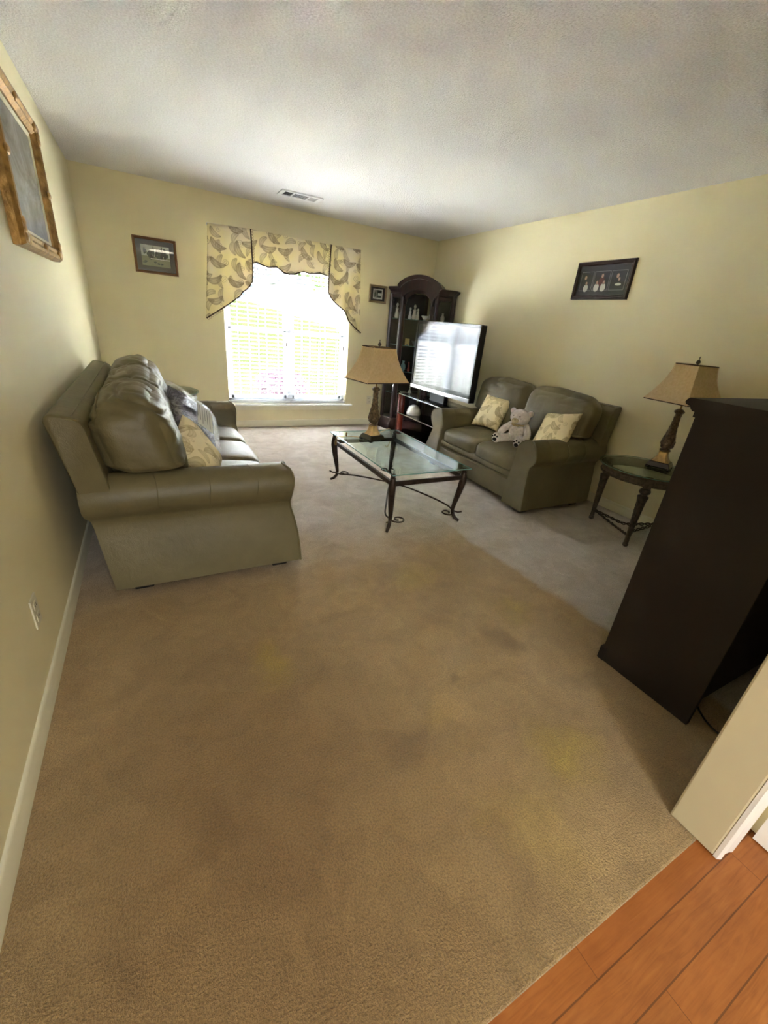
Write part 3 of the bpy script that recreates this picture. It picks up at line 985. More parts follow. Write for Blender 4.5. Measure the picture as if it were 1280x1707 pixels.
    for i in range(ncush):
        y = -bw * ncush / 2 + bw * (i + 0.5)
        def pleat(P, u, v, q_, i=i):
            top = max(0.0, min(1.0, (P.z + 0.10) / 0.32))
            mid = max(0.0, 1 - abs(v) ** 3)
            # folds running along the cushion near its top, broken up by noise
            a = noise.noise(Vector((P.y * 2.2 + i * 3.7 + seed, (P.z * 1.0 + P.x * 0.8) * 10.0, 1.7 + seed)))
            c = noise.noise(Vector((P.y * 5.0 + i * 1.9, P.z * 16.0 + P.x * 9.0, 4.1 + seed)))
            r1 = max(0.0, 1 - abs(a) * 5.0) ** 1.5
            r2 = max(0.0, 1 - abs(c) * 4.0) ** 1.5
            amt = wr * (0.06 + 0.94 * top) * (r1 + 0.45 * r2) * (1 - 0.75 * v ** 6)
            nrm = Vector((u ** 3, v ** 3 * 0.6, q_ ** 3))
            if nrm.length > 0:
                P -= nrm.normalized() * amt
            # vertical gathers from the corner seams
            g = noise.noise(Vector((P.y * 22.0 + seed, P.z * 2.0, i * 2.0)))
            P.x += 0.35 * wr * g * top * max(0, u)
            return P
        hgt, dep = 0.50, (0.30 if wr > 0.02 else 0.24)
        vs, fs = rbox(dep, bw + 0.012, hgt, 0.095, 56, (0.035, 0.014, 0.035), seed + 11 + i, 0.010, 5, pleat)
        tl = Matrix.Rotation(math.radians(-13), 3, 'Y')
        out = []
        for p in vs:
            q_ = tl @ p
            xx, yy, zz = q_.x + (0.375 if wr > 0.02 else 0.39), q_.y + y, q_.z + 0.70
            f = max(0.0, min(1.0, (abs(yy) - iw / 2 + 0.01) / 0.05))     # the part that rides over the arm
            if f > 0 and zz < 0.66:
                z2 = 0.610 + (zz - 0.44) * 0.22
                zz = lerp(zz, z2, f)
                k = max(0.0, 1 - (zz - 0.61) / 0.05) ** 2
                yy -= math.copysign(0.035 * f * k, yy)
                xx += (0.36 - xx) * 0.22 * f * k
            out.append((X(xx), yy, zz))
        MB().add(out, fs).build('back_cushion', M['leather'], t, angle=180)
    for (fx, sy) in ((0.30, -1), (0.30, 1), (1.0, -1), (1.0, 1)):
        MB().prism([(X(fx) - 0.045, sy * (hl - 0.10) - 0.045), (X(fx) + 0.045, sy * (hl - 0.10) - 0.045), (X(fx) + 0.045, sy * (hl - 0.10) + 0.045), (X(fx) - 0.045, sy * (hl - 0.10) + 0.045)],
                   'z', 0.0, 0.06).build('foot', M['foot'], t, smooth=False, bevel=0.008)
    return t
make_couch('sofa', 'olive leather three seat sofa along the left wall', (0.0, -2.45, 0), 0.0, 2.0, 0.25, 3, 1.0, 1, 0.021)
make_couch('loveseat', 'olive leather two seat sofa against the right wall, holding a white bear', (4.035, -2.54, 0), math.pi, 1.52, 0.235, 2, 0.905, 5, 0.014)

# ------------------------------------------------------------------ coffee table
GZ = 0.452
tb = thing('coffee_table', 'rectangular glass coffee table on curved bronze metal legs', 'table', (2.135, -2.66, 0))
gx, gy = 0.335, 0.590
g_ = MB()
bev = 0.012
r0 = [(-gx, -gy), (gx, -gy), (gx, gy), (-gx, gy)]
ins = [(a * (1 - bev / gx), b * (1 - bev / gy)) for a, b in r0]
g_.add([(*a, GZ - 0.010) for a in r0] + [(*a, GZ - 0.003) for a in r0] + [(*a, GZ) for a in ins],
       [(3, 2, 1, 0), (8, 9, 10, 11)], 0)
g_.f += [(4, 5, 9, 8), (5, 6, 10, 9), (6, 7, 11, 10), (7, 4, 8, 11)]; g_.m += [0] * 4
g_.f += [(0, 1, 5, 4), (1, 2, 6, 5), (2, 3, 7, 6), (3, 0, 4, 7)]; g_.m += [1] * 4
g_.build('glass_top', [M['table_glass'], M['glass_edge']], tb, smooth=False)
lx, ly = 0.305, 0.545
for sx_ in (-1, 1):
    for sy_ in (-1, 1):
        d = Vector((sx_, sy_, 0)).normalized()
        base = Vector((sx_ * lx, sy_ * ly, 0))
        zs = [0.405, 0.38, 0.34, 0.25, 0.16, 0.10, 0.06, 0.03, 0.008]
        off = [0.0, 0.0, 0.002, -0.012, -0.030, -0.040, -0.034, -0.012, 0.022]
        rad = [0.018, 0.026, 0.027, 0.023, 0.018, 0.0145, 0.0135, 0.0135, 0.010]
        leg = MB().tube([base + d * o_ + Vector((0, 0, z)) for z, o_ in zip(zs, off)], rad, 10).build('leg', M['bronze'], tb)
        MB().lathe([(0.010, 0.400), (0.022, 0.408), (0.014, 0.418), (0.018, 0.428), (0.016, 0.438), (0.008, 0.4418)], 14, base).build('leg_finial', M['bronze'], leg)
for sy_ in (-1, 1):
    MB().box(-lx, lx, sy_ * ly - 0.011, sy_ * ly + 0.011, 0.352, 0.384).build('rail', M['bronze'], tb, smooth=False, bevel=0.003)
for sx_ in (-1, 1):
    MB().box(sx_ * lx - 0.011, sx_ * lx + 0.011, -ly, ly, 0.352, 0.384).build('rail', M['bronze'], tb, smooth=False, bevel=0.003)
CZ = 0.150
for sx_ in (-1, 1):
    for sy_ in (-1, 1):
        ank = Vector((sx_ * (lx - 0.028), sy_ * (ly - 0.028), 0.085))
        pts = [Vector((0, 0, CZ)), Vector((sx_ * 0.10, sy_ * 0.14, CZ - 0.006)), Vector((sx_ * 0.215, sy_ * 0.33, CZ - 0.03)),
               ank + Vector((sx_ * 0.004, -sy_ * 0.07, 0.010)), ank]
        curve = bez(pts, 8)
        sc = []
        c0 = Vector((-sx_ * 0.058, -0.012, -0.004))
        ph0 = math.atan2(-c0.y, -c0.x)
        r0_ = math.hypot(c0.x, c0.y)
        for k in range(0, 27):
            r_ = r0_ * (1 - k / 34)
            ph = ph0 - sx_ * 0.30 * k
            sc.append(ank + c0 + Vector((r_ * math.cos(ph), r_ * math.sin(ph), 0)))
        MB().tube(sc, 0.006, 7).build('scroll', M['bronze'], tb)
        MB().tube(curve, 0.0065, 7).build('scroll_stretcher', M['bronze'], tb)
        tip = [ank + Vector((0, 0, 0)), ank + Vector((sx_ * 0.03, sy_ * 0.03, -0.006)), ank + Vector((sx_ * 0.055, sy_ * 0.05, 0.004))]
        MB().tube(bez(tip, 4), 0.0065, 7).build('scroll_tip', M['bronze'], tb)
MB().ellipsoid((0, 0, CZ), (0.022, 0.022, 0.020)).build('collar', M['bronze'], tb)

# ------------------------------------------------------------------ table lamps
def make_lamp(label, loc, rz, srz, tilt=(0, 0)):
    t = thing('table_lamp', label, 'lamp', loc, rz, 'matching table lamps')
    b_ = MB()
    b_.loft([[(s_ * a, s2 * b, z) for s_, s2 in ((-1, -1), (1, -1), (1, 1), (-1, 1))] for a, b, z in
             ((0.078, 0.078, 0.010), (0.080, 0.080, 0.018), (0.066, 0.066, 0.048), (0.060, 0.060, 0.052))])
    for a in (-1, 1):
        for c in (-1, 1):
            b_.box(a * 0.066 - 0.014, a * 0.066 + 0.014, c * 0.066 - 0.014, c * 0.066 + 0.014, 0.0, 0.014)
    b_.build('base', M['black_gloss'], t, smooth=False, bevel=0.004)
    pz = [(0.056, 0.052), (0.052, 0.060), (0.038, 0.082), (0.031, 0.105), (0.030, 0.122), (0.034, 0.128)]
    b_ = MB()
    b_.loft([[(x * a, y * a, z) for x, y in ((-1, -0.7), (-0.7, -1), (0.7, -1), (1, -0.7), (1, 0.7), (0.7, 1), (-0.7, 1), (-1, 0.7))] for a, z in pz])
    b_.build('pedestal', M['gold_pale'], t, angle=30)
    prof = [(0.024, 0.126), (0.036, 0.132), (0.036, 0.140), (0.027, 0.146), (0.040, 0.160), (0.046, 0.185), (0.045, 0.205), (0.038, 0.235), (0.031, 0.27), (0.026, 0.31),
            (0.022, 0.35), (0.021, 0.39), (0.020, 0.405), (0.031, 0.415), (0.033, 0.425), (0.022, 0.436), (0.012, 0.442)]
    P2 = []
    for (a, b) in zip(prof, prof[1:]):
        for k in range(4):
            P2.append((lerp(a[0], b[0], k / 4), lerp(a[1], b[1], k / 4)))
    P2.append(prof[-1])
    def carve(r, z, a):
        if 0.15 < z < 0.41:
            return r * (1 + 0.10 * math.sin(3 * a + z * 70) * math.cos(2 * a - z * 95) + 0.05 * math.sin(8 * a + z * 160))
        return r * (1 + 0.04 * math.cos(8 * a))
    MB().lathe(P2, 36, fn=carve).build('column', M['carved'], t)
    MB().lathe([(0.006, 0.44), (0.006, 0.50), (0.016, 0.505), (0.016, 0.56), (0.008, 0.565), (0.003, 0.57), (0.003, 0.742)], 10).build('socket', M['gold'], t)
    # bell shaped rectangular shade
    hs = []
    N = 12
    for i in range(N + 1):
        u = i / N
        hx = lerp(0.108, 0.208, u ** 1.7)
        hy = lerp(0.082, 0.160, u ** 1.7)
        hs.append((hx, hy, lerp(0.742, 0.490, u)))
    R_ = Matrix.Rotation(srz, 4, 'Z')
    if tilt != (0, 0):
        R_ = Matrix.Rotation(tilt[0], 4, 'X') @ Matrix.Rotation(tilt[1], 4, 'Y') @ R_
    def rect(hx, hy, z, c=0.006):
        return [(-hx, -hy + c, z), (-hx + c, -hy, z), (hx - c, -hy, z), (hx, -hy + c, z), (hx, hy - c, z), (hx - c, hy, z), (-hx + c, hy, z), (-hx, hy - c, z)]
    s_ = MB(); s_.T = R_
    s_.loft([rect(*h) for h in hs], caps=False)
    sh = s_.build('lamp_shade', M['shade'], t, angle=25)
    sd = sh.modifiers.new('solid', 'SOLIDIFY'); sd.thickness = 0.003
    tr = MB(); tr.T = R_
    tr.tube(rect(hs[-1][0] + 0.001, hs[-1][1] + 0.001, hs[-1][2]), 0.0035, 6, loop=True)
    tr.build('shade_trim', M['dark_trim'], sh)
    tr = MB(); tr.T = R_
    tr.tube(rect(hs[0][0] + 0.001, hs[0][1] + 0.001, hs[0][2]), 0.0035, 6, loop=True)
    tr.build('shade_trim', M['dark_trim'], sh)
    for a in (-1, 1):
        for c in (-1, 1):
            se = MB(); se.T = R_
            se.tube([(a * h[0], c * h[1], h[2]) for h in hs], 0.0028, 5)
            se.build('shade_seam', M['shade'], sh)
    sp = MB(); sp.T = R_
    sp.tube([(-0.108, 0, 0.742), (0.108, 0, 0.742)], 0.002, 5).tube([(0, -0.082, 0.742), (0, 0.082, 0.742)], 0.002, 5)
    sp.build('shade_spider', M['gold'], sh)
    MB().lathe([(0.004, 0.736), (0.006, 0.742), (0.004, 0.746), (0.013, 0.756), (0.014, 0.764), (0.009, 0.772), (0.003, 0.778), (0.0025, 0.785), (0.004, 0.792), (0.001, 0.798)], 12).build('finial', M['pewter'], t)
    return t
make_lamp('tan shaded table lamp standing on the glass coffee table', (2.058, -2.40, GZ), math.radians(12), math.radians(-2))
make_lamp('tan shaded table lamp on the round end table beside the dark cabinet', (3.800, -3.825, 0.556), math.radians(20), math.radians(-25))
# its cord lies over the table top
cp = [(2.02, -2.36, GZ + 0.004), (1.96, -2.30, GZ + 0.004), (1.88, -2.27, GZ + 0.004), (1.83, -2.28, GZ + 0.004), (1.80, -2.262, GZ + 0.004), (1.788, -2.26, GZ - 0.006), (1.783, -2.262, GZ - 0.03)]
t = thing('lamp_cord', 'gold lamp cord with brown plug trailing over the coffee table edge', 'cord', (1.88, -2.27, GZ))
o_ = Vector((1.88, -2.27, GZ))
MB().tube([p - o_ for p in bez(cp, 6)], 0.003, 6).build('cord', M['cord_gold'], t)
MB().lathe([(0.004, 0.0), (0.010, -0.008), (0.012, -0.03), (0.008, -0.045), (0.002, -0.046)], 10, Vector((1.783, -2.262, GZ - 0.028)) - o_).build('plug', M['plug_brown'], t)
MB().lathe([(0.004, -0.018), (0.008, -0.012), (0.008, 0.012), (0.004, 0.018)], 8, Vector((1.875, -2.27, GZ + 0.018)) - o_).build('cord_switch', M['plug_brown'], t).rotation_euler = (0, 0, 0)
cp = [(2.10, -2.34, GZ + 0.004), (2.2, -2.22, GZ + 0.004), (2.32, -2.12, GZ + 0.004), (2.40, -2.062, GZ + 0.005), (2.43, -2.05, GZ - 0.02), (2.44, -2.05, GZ - 0.11), (2.40, -2.07, GZ - 0.17), (2.36, -2.10, GZ - 0.15)]
tag(MB().tube(bez(cp, 7), 0.003, 6).build('lamp_cord', M['cord_gold']), 'gold lamp cord looping off the far end of the coffee table', 'cord')

# ------------------------------------------------------------------ end tables
def make_end_table(label, loc, rz):
    t = thing('end_table', label, 'table', loc, rz, 'round glass topped end tables')
    R = 0.325
    g_ = MB()
    n = 56
    ring = lambda r, z: [(r * math.cos(2 * math.pi * i / n), r * math.sin(2 * math.pi * i / n), z) for i in range(n)]
    g_.loft([ring(R - 0.003, 0.546), ring(R, 0.549), ring(R, 0.553), ring(R - 0.012, 0.556)])
    for i, f in enumerate(g_.f):
        if len(f) == 4 and n <= min(f) < 2 * n and max(f) < 3 * n:
            g_.m[i] = 1
    g_.build('glass_top', [M['table_glass'], M['glass_edge']], t, angle=20)
    a_ = MB()
    a_.loft([ring(r, z) for r, z in ((0.285, 0.478), (0.300, 0.480), (0.303, 0.490), (0.296, 0.496), (0.296, 0.522), (0.304, 0.528), (0.308, 0.545), (0.275, 0.545), (0.278, 0.50))], loop=True, caps=False)
    a_.build('apron', M['pewter'], t)
    for k in range(3):
        a = math.radians(97 + 120 * k)
        c = (0.278 * math.cos(a), 0.278 * math.sin(a), 0)
        lp = [(0.014, 0.0), (0.019, 0.006), (0.020, 0.022), (0.013, 0.030), (0.018, 0.036), (0.016, 0.044), (0.017, 0.10), (0.023, 0.22), (0.030, 0.36), (0.036, 0.395), (0.037, 0.405),
              (0.024, 0.412), (0.022, 0.418), (0.036, 0.432), (0.038, 0.445), (0.032, 0.458), (0.020, 0.466), (0.020, 0.474)]
        P2 = []
        for (p, q) in zip(lp, lp[1:]):
            for j in range(3):
                P2.append((lerp(p[0], q[0], j / 3), lerp(p[1], q[1], j / 3)))
        P2.append(lp[-1])
        leg = MB().lathe(P2, 40, c, fn=lambda r, z, th: r * (1 - (0.10 * (0.5 + 0.5 * math.cos(10 * th)) if 0.05 < z < 0.395 else 0))).build('leg', M['pewter'], t)
        bl = MB(); bl.T = Matrix.Translation(c) @ Matrix.Rotation(a, 4, 'Z')
        bl.box(-0.026, 0.028, -0.026, 0.026, 0.468, 0.5455)
        bl.build('corner_block', M['pewter'], leg, smooth=False, bevel=0.004)
    for k in range(3):
        a0 = math.radians(97 + 120 * k); a1 = math.radians(97 + 120 * (k + 1))
        p0 = Vector((0.275 * math.cos(a0), 0.275 * math.sin(a0), 0.085)); p1 = Vector((0.275 * math.cos(a1), 0.275 * math.sin(a1), 0.085))
        mid = (p0 + p1) * 0.5 * 0.55
        s_ = MB()
        base = bez([p0, (p0 + mid) * 0.5 * 0.97, mid, (p1 + mid) * 0.5 * 0.97, p1], 12)
        for ph in (0, math.pi):
            s_.tube([p + Vector((0.005 * math.cos(i * 0.7 + ph), 0.005 * math.sin(i * 0.7 + ph), 0.007 * math.sin(i * 0.7 + ph))) for i, p in enumerate(base)], 0.0055, 6)
        s_.build('twisted_stretcher', M['bronze'], t)
    return t
make_end_table('round glass end table with fluted legs beside the two seat sofa', (3.695, -3.795, 0), 0)
make_end_table('round glass end table in the far corner behind the three seat sofa', (0.545, -0.66, 0), math.radians(50))

# ------------------------------------------------------------------ dark cabinet at the right
cb_ = thing('cabinet', 'dark mahogany cabinet with moulded top, its side towards the room', 'cabinet', (2.195, -5.09, 0))
CWD, CDP, CHT = 1.05, 0.40, 1.205
MB().box(0, 0.022, 0, CDP, 0.0, 1.175).build('side_panel', M['mahogany'], cb_, smooth=False, bevel=0.002)
MB().box(CWD - 0.022, CWD, 0, CDP, 0.0, 1.175).build('side_panel', M['mahogany'], cb_, smooth=False, bevel=0.002)
MB().box(0.022, CWD - 0.022, 0.018, 0.028, 0.085, 1.175).build('back_panel', M['mahogany'], cb_, smooth=False)
tp = MB()
tp.box(-0.004, CWD + 0.004, -0.002, CDP + 0.006, 1.150, 1.178)
prf = [(CDP - 0.005, 1.168), (CDP + 0.012, 1.170), (CDP + 0.020, 1.177), (CDP + 0.024, 1.186), (CDP + 0.040, 1.190), (CDP + 0.046, 1.198), (CDP + 0.042, 1.207), (CDP + 0.034, 1.2145), (-0.004, 1.2145), (-0.004, 1.168)]
tp.loft([[(x, y, z) for y, z in prf] for x in (-0.010, CWD + 0.010)])
tp.build('top', M['mahogany'], cb_, angle=50)
pl_ = MB(); pl_.box(0.022, CWD - 0.022, CDP - 0.03, CDP + 0.004, 0.0, 0.09); pl_.box(-0.004, CWD + 0.004, CDP - 0.02, CDP + 0.012, 0.0, 0.07)
pl_.build('plinth', M['mahogany'], cb_, smooth=False, bevel=0.003)
for i, z in enumerate((0.10, 0.46, 0.82)):
    MB().box(0.022, CWD - 0.022, 0.03, CDP - 0.025, z, z + 0.02).build('shelf', M['mahogany'], cb_, smooth=False)
for k in (0, 1):
    x0 = 0.024 + k * (CWD / 2 - 0.024)
    d_ = MB().box(x0, x0 + CWD / 2 - 0.026, CDP - 0.022, CDP, 0.095, 1.145).build('door', M['mahogany'], cb_, smooth=False, bevel=0.003)
    MB().ellipsoid((x0 + (CWD / 2 - 0.07 if k == 0 else 0.045), CDP + 0.012, 0.62), (0.012, 0.012, 0.012)).build('knob', M['bronze'], d_)
tag(MB().tube(bez([(2.30, -5.22, 0.006), (2.275, -5.17, 0.006), (2.30, -5.10, 0.008), (2.36, -5.04, 0.02), (2.40, -5.03, 0.12)], 8), 0.004, 6).build('power_cable', M['black']),
    'thin black cable on the carpet behind the dark cabinet', 'cable')

# ------------------------------------------------------------------ corner curio cabinet
CU = thing('curio_cabinet', 'tall dark cherry corner curio cabinet with arched glass door and moulded crown', 'cabinet', (W - 0.012, -0.012, 0), math.radians(-45))
# local: +x to the right along the front, -y out of the corner towards the room
V = lambda v: -v
WD = M['curio_wood']
A, Bp, Cp = (0.225, 0.680), (0.405, 0.565), (0.425, 0.470)     # front post, side post, wall end (u, v)
plan = [(-Cp[0], Cp[1]), (-Bp[0], Bp[1]), (-A[0], A[1]), (A[0], A[1]), (Bp[0], Bp[1]), (Cp[0], Cp[1]), (0.03, 0.06), (-0.03, 0.06)]
def poly(sc, dv=0.0, pts=plan):
    cu, cv = 0.0, 0.40
    return [(cu + (u - cu) * sc, V(cv + (v - cv) * sc + dv if v > 0.3 else v)) for u, v in pts]
b_ = MB()
b_.loft([[(x, y, z) for x, y in poly(s_)] for s_, z in ((1.09, 0.0), (1.09, 0.05), (1.07, 0.09), (1.02, 0.13), (1.02, 0.155), (1.0, 0.165))])
b_.build('base', WD, CU, angle=30)
def post(u, v, r, z0, z1):
    return MB().prism([(u + r * math.cos(math.radians(a)), V(v) + r * math.sin(math.radians(a))) for a in range(0, 360, 45)], 'z', z0, z1)
for sg in (-1, 1):
    for (u, v, r) in ((A[0], A[1] - 0.01, 0.026), (Bp[0], Bp[1] - 0.01, 0.024), (Cp[0] - 0.01, Cp[1], 0.020)):
        post(sg * u, v, r, 0.16, 1.76).build('post', WD, CU, smooth=False)
# back panels along the two walls
for sg in (-1, 1):
    MB().prism([(sg * 0.42, V(0.455)), (sg * 0.41, V(0.470)), (sg * 0.015, V(0.060)), (sg * 0.03, V(0.045))], 'z', 0.16, 1.78).build('back_panel', M['mahogany'], CU, smooth=False)
# crown over the angled sides
for sg in (-1, 1):
    side = [(sg * 0.205, 0.690), (sg * A[0], A[1]), (sg * Bp[0], Bp[1]), (sg * Cp[0], Cp[1]), (sg * 0.205, 0.30)]
    b_ = MB()
    b_.loft([[(x if abs(u) < 0.21 else x, y, z) for (x, y), (u, v) in zip(poly(s_, 0.0, side), side)] for s_, z in
             ((1.0, 1.70), (1.0, 1.735), (1.03, 1.745), (1.03, 1.765), (1.10, 1.795), (1.12, 1.815), (1.10, 1.822), (0.98, 1.826))])
    b_.build('crown', WD, CU, angle=30)
MB().prism([(-0.40, V(0.46)), (-0.21, V(0.60)), (0.21, V(0.60)), (0.40, V(0.46)), (0.03, V(0.06)), (-0.03, V(0.06))], 'z', 1.785, 1.80).build('top_board', WD, CU, smooth=False)
# arched pediment over the door
def arch_z(u, zc, dz, hw):
    return zc + dz * math.cos(min(1, abs(u) / hw) * math.pi / 2) ** 0.8
hw = 0.285
def archpoly(hw, z_end, rise, zb):
    top = [(lerp(-hw, hw, i / 24), z_end + rise * max(0, 1 - (abs(lerp(-1, 1, i / 24))) ** 2.0) ** 0.75) for i in range(25)]
    return [(-hw, zb)] + top + [(hw, zb)]
b_ = MB()
b_.prism(archpoly(0.255, 1.80, 0.115, 1.788), 'y', V(0.42), V(0.71))
def band(hw0, hw1, zend0, zend1, rise0, rise1, y0, y1):
    i_, o_ = [], []
    for k in range(29):
        s_ = lerp(-1, 1, k / 28)
        f = max(0, 1 - abs(s_) ** 2.0) ** 0.75
        i_.append((s_ * hw0, zend0 + rise0 * f)); o_.append((s_ * hw1, zend1 + rise1 * f))
    rings = []
    for a, c in zip(i_, o_):
        rings.append([(a[0], V(y0), a[1]), (a[0], V(y1), a[1]), (c[0], V(y1), c[1]), (c[0], V(y0), c[1])])
    b_.loft(rings)
band(0.250, 0.285, 1.795, 1.825, 0.115, 0.130, 0.45, 0.765)
band(0.205, 0.255, 1.700, 1.800, 0.090, 0.118, 0.66, 0.735)
b_.build('arched_pediment', WD, CU, angle=35)
# door with arched glass
d_ = MB()
dz0, dw = 0.175, 0.198
for sg in (-1, 1):
    d_.box(min(sg * dw, sg * (dw - 0.032)), max(sg * dw, sg * (dw - 0.032)), V(0.700), V(0.680), dz0, 1.62)
d_.box(-dw, dw, V(0.700), V(0.680), dz0, dz0 + 0.05)
rings = []
for k in range(25):
    s_ = lerp(-1, 1, k / 24)
    f = math.sqrt(max(0, 1 - s_ * s_))
    xi, zi = s_ * (dw - 0.032), 1.62 + 0.140 * f
    xo, zo = s_ * dw, 1.62 + (0.175 * f if abs(s_) < 1 else 0)
    zo = 1.79 if abs(s_) < 0.999 else 1.79
    rings.append([(xi, V(0.700), zi), (xi, V(0.680), zi), (xo, V(0.680), zo), (xo, V(0.700), zo)])
d_.loft(rings)
door = d_.build('door', WD, CU, angle=40)
gp = [(-dw + 0.03, dz0 + 0.045), (dw - 0.03, dz0 + 0.045), (dw - 0.03, 1.62)] + [((dw - 0.03) * math.cos(a * math.pi / 20), 1.62 + 0.141 * math.sin(a * math.pi / 20)) for a in range(1, 20)] + [(-dw + 0.03, 1.62)]
MB().prism(gp, 'y', V(0.692), V(0.688)).build('door_glass', M['curio_glass'], door, smooth=False)
bd = [(x * 0.985, V(0.703), z) for x, z in gp[1:]]
MB().tube([(x, y, z) for x, y, z in bd], 0.004, 6).build('bead', M['bronze'], door)
for sg in (-1, 1):
    p0, p1 = Vector((sg * A[0], V(A[1] - 0.01), 0)), Vector((sg * Bp[0], V(Bp[1] - 0.01), 0))
    d = (p1 - p0).normalized(); nn = Vector((-d.y, d.x, 0)) * 0.002
    a, c = p0 + d * 0.02, p1 - d * 0.02
    MB().prism([(a - nn)[:2], (c - nn)[:2], (c + nn)[:2], (a + nn)[:2]], 'z', 0.16, 1.72).build('side_glass', M['curio_glass'], CU, smooth=False)
    p2 = Vector((sg * Cp[0], V(Cp[1]), 0))
    d = (p2 - p1).normalized(); nn = Vector((-d.y, d.x, 0)) * 0.002
    MB().prism([(p1 - nn)[:2], (p2 - nn)[:2], (p2 + nn)[:2], (p1 + nn)[:2]], 'z', 0.16, 1.72).build('side_glass', M['curio_glass'], CU, smooth=False)
SH = [0.50, 0.80, 1.13, 1.45]
inner = [(-0.39, 0.50), (-0.375, 0.55), (-0.21, 0.655), (0.21, 0.655), (0.375, 0.55), (0.39, 0.50), (0.03, 0.12), (-0.03, 0.12)]
for z in SH:
    s_ = MB(); s_.prism([(u, V(v)) for u, v in inner], 'z', z, z + 0.006)
    s_.m = [1] * (len(s_.m) - 2) + [0, 0]
    s_.build('glass_shelf', [M['curio_glass'], M['glass_edge']], CU, smooth=False)
# ornaments on its shelves, each its own thing
cs_, sn_ = math.cos(math.radians(-45)), math.sin(math.radians(-45))
def cpos(u, v, z):
    x, y = u, -v
    return (W - 0.012 + x * cs_ - y * sn_, -0.012 + x * sn_ + y * cs_, z)
FIG = [(0.012, 0), (0.022, 0.004), (0.026, 0.02), (0.020, 0.05), (0.014, 0.075), (0.018, 0.09), (0.012, 0.10), (0.007, 0.106), (0.013, 0.118), (0.014, 0.128), (0.008, 0.140), (0.001, 0.143)]
BOWL = [(0.02, 0), (0.03, 0.004), (0.018, 0.012), (0.035, 0.03), (0.05, 0.055), (0.047, 0.055), (0.03, 0.032), (0.001, 0.02)]
VASE = [(0.018, 0), (0.024, 0.01), (0.032, 0.04), (0.028, 0.07), (0.013, 0.095), (0.014, 0.11), (0.019, 0.118), (0.015, 0.116), (0.001, 0.10)]
BELL = [(0.028, 0), (0.026, 0.01), (0.018, 0.03), (0.015, 0.045), (0.006, 0.052), (0.005, 0.07), (0.009, 0.078), (0.001, 0.088)]
PLATE = [(0.02, 0), (0.024, 0.003), (0.05, 0.012), (0.06, 0.02), (0.057, 0.02), (0.001, 0.006)]
S4, S3, S2, S1 = [z + 0.006 for z in SH[::-1]]
orn = [
    ('figurine', FIG, 1.0, 'white_china', (-0.13, 0.57, S4), 'small white figurine at the left end of the top curio shelf', 'figurine'),
    ('figurine', FIG, 1.25, 'cream_china', (-0.075, 0.56, S4), 'taller cream figurine second from left on the top curio shelf', 'figurine'),
    ('figurine', FIG, 0.95, 'cream_china', (-0.025, 0.58, S4), 'cream figurine third from left on the top curio shelf', 'figurine'),
    ('bowl', BOWL, 1.0, 'white_china', (0.075, 0.58, S4), 'white bowl in the middle of the top curio shelf', 'bowl'),
    ('vase', VASE, 1.0, 'white_china', (0.15, 0.56, S4), 'pale vase at the right of the top curio shelf', 'vase'),
    ('vase', VASE, 0.9, 'cream_china', (0.29, 0.50, S4), 'cream vase behind the right side glass of the curio cabinet', 'vase'),
    ('figurine', FIG, 1.3, 'white_china', (-0.33, 0.50, S4), 'white figurine behind the left side glass of the curio cabinet', 'figurine'),
    ('bowl', BOWL, 1.1, 'silver', (-0.02, 0.57, S3), 'silver bowl on the second curio shelf', 'bowl'),
    ('bell', BELL, 1.0, 'silver', (-0.12, 0.57, S3), 'small silver bell left on the second curio shelf', 'bell'),
    ('bell', BELL, 1.1, 'white_china', (0.10, 0.57, S3), 'white bell right on the second curio shelf', 'bell'),
    ('vase', VASE, 1.1, 'teal_china', (-0.15, 0.58, S2), 'pale teal vase on the third curio shelf', 'vase'),
    ('figurine', FIG, 0.9, 'red_china', (-0.07, 0.58, S2), 'red figurine on the third curio shelf', 'figurine'),
    ('bowl', BOWL, 0.9, 'red_china', (0.02, 0.57, S2), 'red bowl on the third curio shelf', 'bowl'),
    ('plate', PLATE, 1.0, 'cream_china', (-0.10, 0.57, S1), 'cream plate on the lowest curio shelf', 'plate'),
    ('bell', BELL, 1.2, 'white_china', (-0.02, 0.57, S1), 'white bell on the lowest curio shelf', 'bell'),
]
for nm, prof, k, mt, (u, v, z), lab, cat in orn:
    o_ = MB().lathe([(r * k, h * k) for r, h in prof], 18).build(nm, M[mt])
    o_.location = cpos(u, v, z)
    tag(o_, lab, cat, 'ornaments in the curio cabinet')
o_ = MB().box(-0.03, 0.03, -0.003, 0.003, 0, 0.085).build('greeting_card', M['gold_card'], smooth=False)
o_.location = cpos(-0.10, 0.60, SH[3] - 0.105 - 0.0); o_.rotation_euler = (math.radians(0), 0, math.radians(-45))
o_.location = cpos(-0.125, 0.59, S3 + 0.0); o_.scale = (1, 1, 1)
o_.location.z = S3
tag(o_, 'small yellow card standing on the second curio shelf', 'card')

# ------------------------------------------------------------------ tv rack and television
rk = thing('tv_rack', 'black glass television rack with a round red wood column', 'tv stand', (3.36, -0.56, 0))
